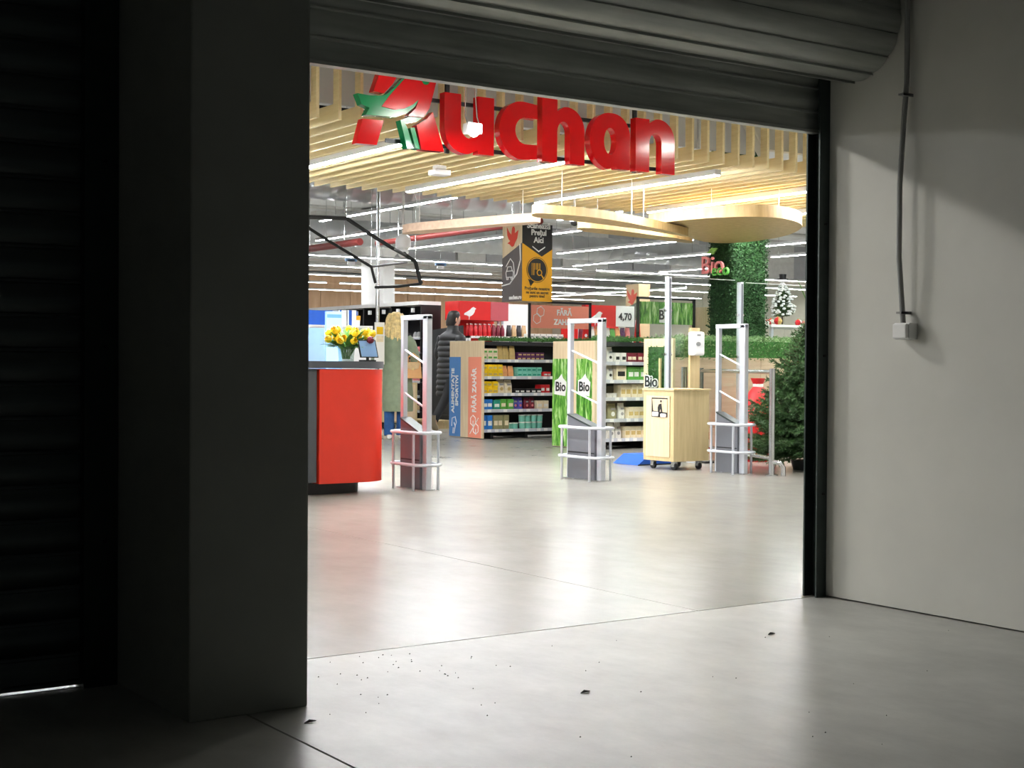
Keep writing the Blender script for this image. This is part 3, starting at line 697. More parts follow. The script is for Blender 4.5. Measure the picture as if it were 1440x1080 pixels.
for k in range(24):
    u = rnd.uniform(463, 520); v = rnd.uniform(462, 480) + abs(u-490)*.12; y = 10.1+rnd.uniform(-.13, .13); blooms.append((u, v, y, 'flower_yellow'))
blooms.append((516, 477, 9.98, 'flower_red'))
stems = MB(); lv = []; lf = []
for u, v, y, m in blooms:
    p = AY(u, v, y); b = vp+Vector((rnd.uniform(-.03, .03), rnd.uniform(-.03, .03), .02)); md = (p+b)/2+Vector((0, 0, .05))
    stems.tube([b, md, p], .004, 5)
    petals(p-Vector((0, 0, .015)), (p-md), .055).build('bloom', m, t, smooth=True)
def leaf(base, tip, w_, droop):
    base, tip = Vector(base), Vector(tip); s_ = (tip-base).cross(Vector((0, 0, 1))).normalized(); n = 5; b = len(lv)
    for k in range(n+1):
        q_ = k/n; c = base.lerp(tip, q_)+Vector((0, 0, -droop*4*q_*q_+droop*4*q_)); ww = w_*math.sin(math.pi*min(.97, q_*.85+.12))
        lv.extend([tuple(c-s_*ww), tuple(c+Vector((0, 0, -ww*.3))), tuple(c+s_*ww)])
    for k in range(n):
        for j in (0, 1): lf.append((b+k*3+j, b+k*3+j+1, b+(k+1)*3+j+1, b+(k+1)*3+j))
for k in range(70):
    a = rnd.uniform(0, 6.28); q_ = rnd.uniform(.1, .22); z = rnd.uniform(.1, .27)
    leaf(vp+Vector((math.cos(a)*.05, math.sin(a)*.05, .1)), vp+Vector((math.cos(a)*q_, math.sin(a)*q_, z)), rnd.uniform(.012, .022), .02)
stems.build('stems', 'stem_green', t, smooth=True); raw('leaves', lv, lf, 'stem_green', t)
lv = []; lf = []
for k in range(60):
    p = AY(rnd.uniform(452, 466), rnd.uniform(476, 490), 10.05+rnd.uniform(-.08, .08)); leaf(vp+Vector((-.06, -.02, .12)), p, .006, .01)
raw('fern_sprig', lv, lf, 'leaf_light', t)
# things behind and on the counter
p = AY(517, 480, 9.98)
t = thing('tablet_screen', (p.x, 9.98, topz), 'small tilted screen right of the tulips on the counter', 'screen')
MB().prism([[(p.x-.09, topz+.17), (p.x+.07, topz+.17), (p.x+.1, topz+.03), (p.x-.06, topz+.03)]], FY(9.98), 0, .012).build('bezel', 'black_metal', t)
MB().prism([[(p.x-.08, topz+.163), (p.x+.063, topz+.163), (p.x+.09, topz+.038), (p.x-.053, topz+.038)]], FY(9.98), -.002, 0).build('display', 'screen_blue', t)
MB().box(p.x-.04, p.x+.06, 9.95, 10.05, topz, topz+.012).box(p.x, p.x+.02, 9.992, 10.005, topz+.012, topz+.08).build('stand', 'black_metal', t)
p = AY(470, 445, 13.0)
t = thing('blue_display_board', (p.x, 13.0, 0), 'pale blue information board standing behind the tulips', 'display board')
MB().box(p.x-.09, p.x+.09, 13.0, 13.03, .3, AY(470, 438, 13).z).build('board', 'screen_blue', t); MB().box(p.x-.05, p.x+.05, 12.9, 13.2, 0, .02).box(p.x-.012, p.x+.012, 13.03, 13.05, 0, 1.0).build('stand', 'alu', t)
MB().box(p.x-.08, p.x+.08, 12.998, 13.0, AY(470, 447, 13).z, AY(470, 442, 13).z).build('heading_band', 'panel_blue', t)
p = AY(444, 475, 11.0)
t = thing('blue_display_board', (p.x, 11.0, 0), 'light blue board leaning at the left edge beside the column', 'display board')
MB().prism([[(p.x-.25, .2), (p.x+.12, .2), (p.x+.08, AY(444, 461, 11).z), (p.x-.25, AY(444, 461, 11).z)]], FY(11.0), 0, .03).build('board', 'screen_blue', t)
MB().box(p.x-.2, p.x-.1, 11.03, 11.3, 0, .02).box(p.x-.16, p.x-.14, 11.03, 11.05, 0, .8).build('stand', 'alu', t)
for k, (u0, u1, lb) in enumerate([(476, 487, 'white and blue packet standing left of the boxed notice'), (489, 501, 'white printed packet with a blue spine on the back shelf')]):
    a, b = AY(u0, 455, 19.6), AY(u1, 455, 19.6); z0, z1 = AY(u0, 458, 19.6).z, AY(u0, 436, 19.6).z
    t = thing('large_packet', ((a.x+b.x)/2, 19.7, z0), lb, 'packet'); MB().box(a.x, b.x, 19.6, 19.8, z0, z1).build('carton', 'white', t); MB().box(a.x+.02, a.x+.05+.02*k, 19.597, 19.6, z0, z1).build('blue_stripe', 'blue_strong', t)
p = AY(504, 450, 19.6)
t = thing('notice_tub', (p.x, 19.7, AY(504, 458, 19.6).z), 'round tub with orange and yellow band on the back shelf', 'tub')
MB().rings([(AY(504, 458, 19.6).z, .07, .07), (AY(504, 450, 19.6).z, .075, .075)], 16, p.x, 19.7).build('tub', 'p_white', t, smooth=True)
MB().rings([(AY(504, 450, 19.6).z, .08, .08), (AY(504, 444, 19.6).z, .08, .08)], 16, p.x, 19.7).build('lid', 'banner_yellow', t, smooth=True)
zz = AY(490, 458, 19.6).z
t = thing('back_shelf', (AY(470, 460, 19.6).x, 19.75, 0), 'low white shelf unit behind the counter holding packets', 'shelf')
xa, xb = AY(430, 460, 19.6).x, AY(520, 460, 19.6).x
box('shelf_board', 'white', xa, xb, 19.5, 20.0, zz-.03, zz, t); box('back_board', 'blue_strong', xa, xb, 20.0, 20.03, zz, AY(490, 436, 19.6).z, t)
box('front_board', 'white', xa, xb, 19.52, 19.54, .05, zz-.03, t)
for x in (xa, xb-.03): box('side_board', 'white', x, x+.03, 19.5, 20.0, 0, zz-.03, t)

# ------------------------------------------------------------------ products
def pouch(name, m, x, y, z, w_, h, d, label, cat, grp, dot=None):
    t = thing(name, (x, y, z), label, cat, grp)
    MB().rings([(z, w_/2, d/2*.8), (z+h*.15, w_/2*1.0, d/2), (z+h*.5, w_/2*.96, d/2*.9), (z+h*.85, w_/2*.92, d/2*.3), (z+h*.9, w_/2*.9, .004), (z+h, w_/2*.9, .004)], 14, x, y, .55).build('pouch', m, t, smooth=True)
    if dot:
        MB().prism([arc(x, z+h*.34, w_*.2, w_*.2, 0, 340, 12)], FY(y-d/2-.002), 0, .003).build('round_window', dot, t)
        MB().prism([[(x-w_*.25, z+h*.6), (x+w_*.25, z+h*.6), (x+w_*.22, z+h*.72), (x-w_*.22, z+h*.72)]], FY(y-d/2-.001), 0, .004).build('printed_name', 'p_grey', t)
    return t
def carton(name, m, x, y, z, w_, h, d, label, cat, grp, band=None):
    t = thing(name, (x, y, z), label, cat, grp)
    MB().box(x-w_/2, x+w_/2, y-d/2, y+d/2, z, z+h).build('carton', m, t, bevel=min(.004, w_*.06))
    MB().box(x-w_*.36, x+w_*.36, y-d/2-.0015, y-d/2, z+h*.3, z+h*.62).build('printed_label', band or 'p_white', t)
    return t
def tub(name, m, x, y, z, r, h, label, cat, grp, lid='p_white'):
    t = thing(name, (x, y, z), label, cat, grp)
    MB().rings([(z, r*.92, r*.92), (z+h*.85, r, r)], 12, x, y).build('body', m, t, smooth=True); MB().rings([(z+h*.85, r*1.05, r*1.05), (z+h, r*1.05, r*1.05)], 12, x, y).build('lid', lid, t, smooth=True)
    return t
def gondola(name, x0, x1, y0, y1, zt, shelves, label):
    t = thing(name, (x0, (y0+y1)/2, 0), label, 'shelf unit')
    box('end_panel', 'pale_wood', x0, x0+.03, y0, y1, .01, zt, t, bevel=.003)
    box('spine', 'plinth_black', x0+.03, x1, (y0+y1)/2-.02, (y0+y1)/2+.02, .02, zt-.02, t)
    box('canopy', 'plinth_black', x0+.03, x1, y0+.0, y1, zt-.06, zt-.012, t)
    box('far_end', 'plinth_black', x1-.03, x1, y0, y1, .02, zt, t)
    for k, z in enumerate(shelves):
        s_ = box('shelf', 'gate_grey', x0+.03, x1-.03, y0+.01, (y0+y1)/2, z-.03, z-.008, t)
        box('price_rail', 'alu', x0+.03, x1-.03, y0-.006, y0+.01, z-.038, z+.004, s_)
        x = x0+.08
        while x < min(x1-.1, x0+1.7):
            box('price_tag', 'white', x, x+.06, y0-.009, y0-.006, z-.036, z+.002, s_); x += rnd.choice((.12, .2, .26))
    for x in (x0+.18, x0+.75, x1-.2): box('foot', 'black_metal', x, x+.04, y0+.06, y1-.06, 0, shelves[-1]-.03, t)
    return t
def garland(name, x0, x1, y0, y1, z, label, n=900, h=.05, m='leaf_mid', parent=None, cat='garland', sz=.03):
    vs = []; fs = []
    for k in range(n):
        c = Vector((rnd.uniform(x0, x1), rnd.uniform(y0, y1), z+rnd.uniform(0, h))); a = Vector((rnd.uniform(-1, 1), rnd.uniform(-1, 1), rnd.uniform(-.3, 1))).normalized(); s_ = a.orthogonal().normalized()
        s_ = (s_*math.cos(k)+a.cross(s_)*math.sin(k)); L = sz*rnd.uniform(.6, 1.3); b = len(vs)
        vs += [tuple(c), tuple(c+a*L*.5+s_*L*.22), tuple(c+a*L), tuple(c+a*L*.5-s_*L*.22)]; fs.append((b, b+1, b+2, b+3))
    if parent: return raw(name, vs, fs, m, parent)
    t = thing(name, ((x0+x1)/2, (y0+y1)/2, z), label, cat)
    e_ = min(.04, (y1-y0)*.2); box('core', 'leaf_mid', x0+e_, x1-e_, y0+e_, y1-e_, z, z+h*.8, t); o = raw('leaves', vs, fs, m, t); o['kind'] = 'stuff'
    return t

# gondola A: sports food / sugar free
A0 = G(678, 618); AXx = A0.x; AY0 = A0.y; AY1 = AX(632, 600, AXx).y; AZ = AX(678, 479, AXx).z
SA = [1.076, .848, .62, .40, .13]
ga = gondola('shelf_unit', AXx, AXx+2.6, AY0, AY1, AZ, SA, 'wooden-ended shelf unit with the blue and coral end panels')
def endpanel(t, x, u0, u1, v0, v1, m, name):
    ya, yb = AX(u1, v0, x).y, AX(u0, v0, x).y; za, zb = AX((u0+u1)/2, v1, x).z, AX((u0+u1)/2, v0, x).z
    return box(name, m, x-.004, x, ya, yb, max(.015, za), zb, t), ya, yb, max(.015, za), zb
o, ya, yb, za, zb = endpanel(ga, AXx, 632.5, 648, 502, 618, 'panel_blue', 'blue_panel'); o['label'] = 'blue printed end panel with white lettering'
text('ALIMENTAȚIE', .09, 'white', (AXx-.006, yb-(yb-ya)*.34, AX(640, 549, AXx).z), *NXV, ga, .003, width=.62)
text('SPORTIVI', .09, 'white', (AXx-.006, yb-(yb-ya)*.70, AX(640, 549, AXx).z), *NXV, ga, .003, width=.42)
rz = lambda u, v: AX(u, v, AXx)
def line(t, x, pts, r=.006, m='white', name='line_print', closed=False): return MB().tube([(x-.005, a, b) for a, b in pts], r, 6, closed=closed).build(name, m, t)
c = rz(639, 597); line(ga, AXx, [(c.y+.06, c.z-.02), (c.y+.05, c.z+.09), (c.y-.03, c.z+.11), (c.y-.06, c.z+.03), (c.y-.03, c.z-.02), (c.y+.0, c.z+.03)]); line(ga, AXx, [(c.y-.03, c.z-.02), (c.y-.0, c.z-.12)]); line(ga, AXx, [(c.y+.02, c.z-.04), (c.y+.03, c.z-.12)])
o, ya, yb, za, zb = endpanel(ga, AXx, 659, 677, 502, 618, 'coral', 'coral_panel'); o['label'] = 'coral printed end panel with white lettering'
text('FĂRĂ ZAHĂR', .13, 'white', (AXx-.006, (ya+yb)/2, AX(668, 549, AXx).z), *NXV, ga, .004, width=.6)
for a, b in ((.07, .05), (-.04, -.04)):
    c = rz(668, 598); c.y += a*.6; c.z += b*1.2
    line(ga, AXx, [(c.y+.07*math.cos(k*math.pi/3+.5), c.z+.075*math.sin(k*math.pi/3+.5)) for k in range(6)], closed=True); line(ga, AXx, [(c.y, c.z), (c.y+.0, c.z-.075)])
c = rz(668, 598); line(ga, AXx, [(c.y+.12, c.z-.12), (c.y-.09, c.z+.1)])
garland('leaf_garland', AXx-.02, AXx+2.6, AY0-.02, AY0+.16, AZ, 'leafy green garland along the top of the sugar-free shelf unit', 2200, .05)
yA = AY0+.14
def rowfill(y, z, x, items, name, what, where, grp):
    # items: (material, colour word, kind, width, height, count, stack, extra)
    for m, word, kind, w_, h, n, st, ex in items:
        h = min(.2, h*1.22*st)/st
        for i in range(n):
            for j in range(st):
                xx = x+w_*(i+.5)+rnd.uniform(-.004, .004); yy = y+rnd.uniform(-.01, .02); zz_ = z-.008+j*h
                lb = '%s on the %s' % (word, where)
                if kind == 'p': pouch('food_pouch', m, xx, yy, zz_, w_*.94, h*rnd.uniform(.94, 1), min(.09, w_*.7), lb, 'pouch', grp, ex)
                elif kind == 't': tub('food_tub', m, xx, yy, zz_, w_*.46, h*.97, lb, 'tub', grp, ex or 'p_white')
                else: carton('food_box', m, xx, yy, zz_, w_*.95, h*.99, .14, lb, 'box', grp, ex)
        x += w_*n+.012
    return x
wa = 'shelf beside the coral end panel'; o5 = ['top', 'second', 'third', 'fourth', 'bottom']
rows = [[('p_cream', 'cream carton', 'b', .085, .065, 3, 2, 'p_green'), ('p_gold', 'gold and cream pouch', 'p', .1, .18, 3, 1, None), ('p_purple', 'dark purple bar packet', 'b', .075, .045, 6, 2, 'p_gold')],
        [('p_yellow', 'bright yellow box', 'b', .085, .07, 4, 2, 'p_gold'), ('p_orange', 'cream and orange packet', 'p', .1, .13, 2, 1, None), ('p_mint', 'mint green bar box', 'b', .085, .055, 5, 2, 'p_teal'), ('p_red', 'red packet', 'b', .08, .06, 2, 1, None)],
        [('p_yellow', 'bright yellow box', 'b', .085, .07, 3, 2, 'p_gold'), ('p_cream', 'rounded cream bag', 'p', .135, .19, 2, 1, 'p_gold'), ('p_black', 'black and white packet', 'b', .085, .055, 5, 1, 'p_white'), ('p_red', 'red packet', 'b', .075, .1, 2, 1, None)],
        [('p_blue', 'blue pouch', 'b', .09, .12, 2, 1, 'p_white'), ('p_teal', 'teal box', 'b', .11, .11, 1, 1, None), ('p_green', 'green printed box', 'b', .1, .12, 2, 1, 'p_cream'), ('p_violet', 'violet blue pouch', 'p', .095, .14, 2, 1, 'p_pink'), ('p_maroon', 'dark red pouch', 'p', .09, .14, 2, 1, 'p_pink'), ('p_cream', 'cream carton', 'b', .1, .1, 2, 1, None)],
        [('p_blue', 'tall blue carton', 'b', .085, .21, 2, 1, None), ('p_olive', 'tall olive and cream carton', 'b', .085, .22, 3, 1, 'p_cream'), ('p_mint', 'small mint green tub', 't', .095, .075, 2, 1, 'p_white'), ('p_mint', 'stacked mint green tub', 't', .1, .085, 4, 2, 'p_white')]]
for k, it in enumerate(rows): rowfill(yA, SA[k], AXx+.045, it, '', '', o5[k]+' '+wa, 'packets on the sugar-free shelves')

# gondola B: grass printed end
B0 = G(838, 633); BX = B0.x; BY0 = B0.y; BY1 = AX(777, 600, BX).y; BZ = AX(838, 479, BX).z
SB_ = [1.047, .83, .62, .365, .13]
gb = gondola('shelf_unit', BX, BX+2.08, BY0, BY1, BZ, SB_, 'wooden-ended shelf unit with two grass-printed end panels')
for u0, u1 in ((777.5, 800), (811, 833)):
    o, ya, yb, za, zb = endpanel(gb, BX, u0, u1, 504.5, 629, 'grass_print', 'grass_panel')
    c = AX((u0+u1)/2, 543, BX)
    MB().prism([[(-c.y-.13, c.z-.1), (-c.y+.1, c.z-.12), (-c.y+.12, c.z+.05), (-c.y+.05, c.z+.1), (-c.y+.02, c.z+.15), (-c.y-.05, c.z+.09), (-c.y-.12, c.z+.07)]], FX(BX-.004), -.002, 0).build('white_blob', 'white', o)
    text('Bio', .16, 'banner_black', (BX-.0075, c.y, c.z-.01), *NX, o, .004, .001)
garland('leaf_garland', BX-.02, BX+2.08, BY0-.02, BY0+.16, BZ, 'leafy green garland along the top of the grass-printed shelf unit', 2000, .05)
wb_ = 'shelf beside the grass-printed ends'; yB = BY0+.14
rows = [[('p_white', 'white pouch with dark window', 'p', .1, .18, 3, 1, 'p_black'), ('p_white', 'small white carton', 'b', .075, .1, 2, 1, 'p_black'), ('p_maroon', 'maroon box', 'b', .085, .1, 5, 1, 'p_cream')],
        [('p_white', 'white pouch with dark window', 'p', .1, .17, 3, 1, 'p_black'), ('p_cream', 'cream box with dark letter', 'b', .16, .15, 1, 1, 'p_black'), ('p_green', 'green box', 'b', .1, .14, 3, 1, None)],
        [('p_white', 'white pouch with dark window', 'p', .095, .16, 2, 1, 'p_black'), ('p_white', 'small white tub', 't', .085, .05, 2, 1, None), ('p_cream', 'pale cream carton', 'b', .085, .14, 6, 1, 'p_gold')],
        [('p_white', 'white pouch with dark window', 'p', .1, .18, 2, 1, 'p_black'), ('p_olive', 'big pale bag of pasta', 'p', .15, .18, 1, 1, 'p_white'), ('p_white', 'tall white pouch with grey window', 'p', .11, .19, 1, 1, 'p_grey'), ('p_cream', 'cream box with a gold print', 'b', .09, .12, 4, 1, 'p_gold')],
        [('p_white', 'white pouch with grey window', 'p', .11, .19, 4, 1, 'p_grey'), ('p_cream', 'cream box with a gold print', 'b', .09, .12, 4, 1, 'p_gold')]]
for k, it in enumerate(rows): rowfill(yB, SB_[k], BX+.045, it, '', '', o5[k]+' '+wb_, 'packets on the organic shelves')
z = SB_[0]
# sign frames above the gondolas
def signboard(name, u0, u1, v0, v1, y, m, label, post=True, zf=AZ, frame='black_metal'):
    a, b = AY(u0, v1, y), AY(u1, v0, y); t = thing(name, ((a.x+b.x)/2, y, zf), label, 'sign')
    brd = MB().box(a.x, b.x, y, y+.03, a.z, b.z).build('board', m, t)
    if post:
        for x in (a.x-.05, b.x+.02): MB().box(x, x+.03, y, y+.03, zf-.012, b.z+.05).build('post', frame, t)
        MB().box(a.x-.05, b.x+.05, y, y+.03, b.z+.03, b.z+.06).build('top_bar', frame, t)
    return t, a, b, brd
t, a, b, brd = signboard('header_sign', 748, 828, 431.5, 461, 16.5, 'coral', 'coral sign in a black frame above the sugar-free shelves')
xm, zm = (a.x+b.x)/2, (a.z+b.z)/2
text('FĂRĂ', .11, 'white', (xm+.06, 16.497, zm+.06), *NY, brd, .004); text('ZAHĂR', .11, 'white', (xm+.06, 16.497, zm-.075), *NY, brd, .004)
for dx, dz in ((-.36, .07), (-.42, -.03)):
    MB().tube([(xm+dx+.07*math.cos(k*math.pi/3+.4), 16.497, zm+dz+.075*math.sin(k*math.pi/3+.4)) for k in range(6)], .005, 6, closed=True).build('cube_outline', 'white', brd)
t, a, b, brd = signboard('header_sign', 901, 974, 426.5, 455, 14.0, 'grass_print', 'grass-printed sign above the organic shelves', True, BZ)
xm, zm = (a.x+b.x)/2-.03, (a.z+b.z)/2
MB().prism([[(xm-.1, zm-.12), (xm+.08, zm-.13), (xm+.1, zm+.04), (xm+.02, zm+.12), (xm-.04, zm+.06), (xm-.1, zm+.05)]], FY(14.0), -.003, 0).build('white_blob', 'white', brd); text('Bio', .17, 'banner_black', (xm, 13.996, zm-.03), *NY, brd, .004, .001)
# red header boxes
def headerbox(u0, u1, u2, v0, v1, y, label, price=None, side=None, vs_=472):
    a, b = AY(u0, v1, y), AY(u1, v0, y); c = AY(u2, v0, y); t = thing('promotion_header', ((a.x+b.x)/2, y, a.z), label, 'sign')
    yb = AX(side, v0, a.x).y if side else y+.5
    box('box', 'header_red', a.x, b.x, y, yb, a.z, b.z, t); 
    box('price_panel', 'white' if price else 'dusty_red', b.x+.003, c.x, y, yb-.05, a.z, b.z, t)
    icon(BIRD, a.x+(b.x-a.x)*.36, (a.z+b.z)/2-.05, (b.z-a.z)*.75, FY(y), 'white', t, 'bird_print', -.004)
    if price: text(price, .15, 'banner_black', ((b.x+c.x)/2, y-.004, (a.z+b.z)/2-.01), *NY, t, .004)
    for x in (a.x+.05, c.x-.05): box('post', 'alu', x-.015, x+.015, y+.2, y+.23, AY(u0, vs_, y).z, a.z, t)
    return t, a, b, c
headerbox(645, 690, 715, 424.5, 449.5, 19.3, 'red header box with white bird behind the walking man', None, 626)
headerbox(823, 866, 892, 430, 458, 17.3, 'red header box with white price panel reading 4,70', '4,70', 818, 478)
def promo(x0, x1, y, z, label):
    t = thing('display_stand', ((x0+x1)/2, y+.25, 0), label, 'display stand')
    box('top_shelf', 'white', x0, x1, y, y+.5, z-.03, z, t); box('lower_shelf', 'white', x0, x1, y, y+.5, z-.36, z-.33, t); box('back', 'header_red', x0, x1, y+.5, y+.53, .05, z+.4, t); box('base', 'plinth_black', x0, x1, y+.02, y+.5, 0, .12, t)
    for x in (x0, x1-.03): box('side', 'white', x, x+.03, y, y+.5, .12, z, t)
    return t
def bottle(m, x, y, z, h, r, label, grp, cap='p_white'):
    t = thing('drink_bottle', (x, y, z), label, 'bottle', grp)
    MB().rings([(z, r*.9, r*.9), (z+h*.04, r, r), (z+h*.6, r, r), (z+h*.8, r*.45, r*.45), (z+h*.92, r*.38, r*.38)], 12, x, y).build('body', m, t, smooth=True)
    MB().cyl((x, y, z+h*.92), (x, y, z+h), r*.42, 10).build('cap', cap, t)
pz_ = AY(645, 472, 19.3).z; x0, x1 = max(12.42, AY(648, 470, 19.3).x), AY(716, 470, 19.3).x
promo(x0, x1, 19.25, pz_, 'display stand of red drinks behind the sugar-free shelves')
for k in range(8):
    for j in range(2): bottle('p_red' if k < 5 else 'p_maroon', x0+.07+k*.088, 19.32+j*.1, pz_, .2, .038, 'red drink bottle under the red header behind the walking man' if k < 5 else 'dark red drink bottle right of the bright red ones', 'red drinks')
for k in range(4): pouch('food_pouch', 'p_kraft' if k % 2 else 'p_black', x1+.06+k*.1, 19.4, pz_-.0, .09, .19, .06, 'brown or black coffee bag right of the red drinks', 'pouch', 'coffee bags')
t = thing('side_table', (x1+.22, 19.45, 0), 'white plinth carrying the coffee bags', 'plinth'); box('plinth', 'white', x1+.01, x1+.45, 19.25, 19.7, 0, pz_, t); box('plinth_lip', 'alu', x1+.008, x1+.452, 19.248, 19.26, pz_-.04, pz_-.01, t)
pz2 = AY(823, 478, 17.3).z; x0, x1 = AY(815, 470, 17.3).x, AY(895, 470, 17.3).x
promo(x0, x1, 17.25, pz2, 'display stand of mixed packets under the price panel')
cols = ['p_maroon', 'p_purple', 'p_white', 'p_orange', 'p_olive', 'p_white', 'p_green', 'p_orange', 'p_purple', 'p_pink']; nm = dict(p_maroon='maroon', p_purple='purple', p_white='white', p_orange='orange', p_olive='olive', p_green='green', p_pink='pink')
for k, m in enumerate(cols): pouch('food_pouch', m, x0+.08+k*.1, 17.36, pz2, .095, rnd.uniform(.17, .22), .06, nm[m]+' packet on the stand under the price panel', 'pouch', 'packets under the price panel')
for k, u in enumerate((823, 896)):
    p = AY(u, 455, 16.9)
    t = thing('red_pennant', (p.x, 16.9, 0), 'tall red pointed promotion flag '+('left' if k == 0 else 'right')+' of the price panel', 'flag')
    MB().prism([[(p.x-.06, 1.3), (p.x+.08, 1.3), (p.x+.04, 1.86), (p.x+.01, 1.86)]], FY(16.9), 0, .02).build('flag', 'header_red', t); MB().cyl((p.x, 16.93, 0), (p.x, 16.93, 1.7), .012, 8).build('pole', 'alu', t)
    for z in (1.45, 1.6): MB().prism([arc(p.x+.015, z, .025, .025, 0, 330, 10)], FY(16.9), -.003, 0).build('white_dot', 'white', t)
p0 = AY(782, 470, 17.6); 
t = thing('white_display_case', (p0.x, 17.9, 0), 'white display case behind the coral sign', 'display case')
box('case', 'white', p0.x-.45, p0.x+.2, 17.6, 18.2, 0, 1.36, t); box('sloped_top', 'p_grey', p0.x-.46, p0.x+.21, 17.58, 18.2, 1.36, 1.4, t)
for k in range(6): carton('food_box', 'p_white', p0.x-.4+k*.11, 17.75, 1.4, .1, .08, .14, 'white carton on the white display case behind the coral sign', 'box', 'white cartons', 'p_grey')
for u, lb in ((728, 'white shelf panel left of the coral sign'),):
    p = AY(u, 450, 20.0); t = thing('white_shelf_wall', (p.x, 20, 0), lb, 'shelf'); box('panel', 'white', p.x-.3, p.x+.25, 20, 20.04, 0, AY(u, 428, 20).z, t); box('edge', 'alu', p.x-.31, p.x-.3, 19.98, 20.05, 0, AY(u, 427, 20).z, t)
# bird column in the back
b0 = AY(898, 430, 24.0); ya = AX(880, 430, b0.x).y; bx = AY(914, 430, 24.0).x; zt = AY(898, 399, 24).z
t = thing('clad_column', ((b0.x+bx)/2, 24.3, 0), 'wood-clad column with a red bird print far behind the shelves', 'column')
box('cladding', 'wall_wood', b0.x, bx, 24, ya, 0, zt, t); c = AX(889, 418, b0.x); icon(DOVE, -c.y, c.z, .34, FX(b0.x), 'bird_red', t, 'bird_print', -.005)
MB().prism([[(-ya, 0), (-24.0, 0), (-24.0, AX(897, 424, b0.x).z), (-ya, AX(881, 433, b0.x).z)]], FX(b0.x), -.004, 0).build('grey_print', 'banner_grey', t)

# ------------------------------------------------------------------ shoe wall behind the people
WX = 11.98; WY0 = 20.05; WY1 = 27.4; WZ = 1.98
t = thing('shoe_rack', (WX+.2, (WY0+WY1)/2, 0), 'long black shoe rack with white price tags behind the two shoppers', 'shoe rack')
box('back', 'plinth_black', WX+.36, WX+.4, WY0, WY1, .05, WZ, t); box('top_fascia', 'white', WX-.02, WX+.4, WY0, WY1, WZ, WZ+.06, t); box('base', 'plinth_black', WX, WX+.36, WY0, WY1, 0, .1, t)
ZS = [1.72, 1.44, 1.2, .96, .72, .48, .24]
for k in range(9): box('divider', 'black_metal', WX+.02, WX+.36, WY0+k*.97, WY0+k*.97+.03, .1, WZ, t)
for z in ZS[1:]:
    s_ = box('shelf', 'gate_grey', WX, WX+.36, WY0, WY1, z-.02, z, t); box('shelf_lip', 'alu', WX-.006, WX, WY0, WY1, z-.024, z+.006, s_)
y = WY0+.25; k = 0
while y < WY1-.2:
    box('spot', 'white', WX-.01, WX+.03, y-.03, y+.03, WZ-.12, WZ-.05, t)
    for z in ZS[1:6]: box('price_tag', 'white', WX-.012, WX-.004, y-.04, y+.02, z-.09, z-.03, t)
    y += .486
shoe_m = None
def shoe(x, y, z, m, label, sole='p_white'):
    t = thing('shoe', (x, y, z), label, 'shoe', 'shoes on the rack')
    R_ = []
    for a, w_, h in ((-.0, .026, .05), (.02, .036, .085), (.08, .038, .08), (.14, .036, .055), (.2, .042, .042), (.245, .034, .03), (.262, .012, .018)):
        R_.append([(x+a-.13, y+w_*math.cos(q), z+.018+max(0, h*math.sin(q))+(.0)) for q in [i*math.pi/7 for i in range(8)]])
    MB().loft(R_).build('upper', m, t, smooth=True)
    MB().prism([[(x-.135, y-.028), (x-.05, y-.036), (x+.07, y-.044), (x+.135, y-.012), (x+.135, y+.012), (x+.07, y+.044), (x-.05, y+.036), (x-.135, y+.028)]], lambda a, b, d: (a, b, d), z, z+.02).build('sole', sole, t)
SC = ['p_white', 'p_grey', 'p_black', 'p_red', 'p_pink', 'p_white', 'p_kraft', 'p_white']; sw = dict(p_white='white', p_grey='grey', p_black='black', p_red='red', p_pink='pink', p_kraft='tan')
for k, z in enumerate(ZS[1:]):
    y = WY0+.16
    while y < 22.9:
        m = rnd.choice(SC)
        for dy in (0, .11): shoe(WX+.17, y+dy, z, m, '%s shoe on the %s shelf of the black shoe rack' % (sw[m], ['highest', 'second', 'third', 'fourth', 'fifth', 'lowest'][k]))
        y += .32
t = thing('black_end_board', (WX-.45, 19.2, 0), 'tall black board standing behind the walking man', 'board')
MB().prism([[(-20.0, .18), (-18.9, .18), (-18.9, 1.62), (-20.0, 1.55)]], FX(AX(617, 450, 12.05).x), 0, .04).build('board', 'plinth_black', t); box('foot', 'black_metal', 12.02, 12.14, 18.95, 19.95, 0, .2, t)
pl = thing('wooden_pallet', (11.85, 19.3, 0), 'low wooden pallet on the floor by the black board', 'pallet')
for k in range(4): box('plank', 'cart_wood', 11.55+k*.11, 11.64+k*.11, 18.95, 19.9, .1, .13, pl)
for y in (18.97, 19.4, 19.82): box('bearer', 'cart_wood', 11.56, 11.96, y, y+.08, 0, .1, pl)
p = G(585, 603)
t = thing('wooden_trolley', (p.x, p.y, 0), 'small wooden trolley on castors standing behind the woman', 'trolley')
box('case', 'cart_wood', p.x-.45, p.x+.02, p.y, p.y+.4, .1, .72, t, bevel=.004); box('door', 'pale_wood', p.x-.43, p.x-.02, p.y-.012, p.y, .13, .69, t)
for dx in (-.38, -.04):
    for dy in (.06, .34): MB().cyl((p.x+dx-.012, p.y+dy, .045), (p.x+dx+.012, p.y+dy, .045), .045, 14).cyl((p.x+dx, p.y+dy, .045), (p.x+dx, p.y+dy, .1), .012, 8).build('castor', 'tyre', t)
p = G(545, 600)
t = thing('low_cabinet', (p.x-.25, p.y+.2, 0), 'beige low cabinet between counter and woman', 'cabinet')
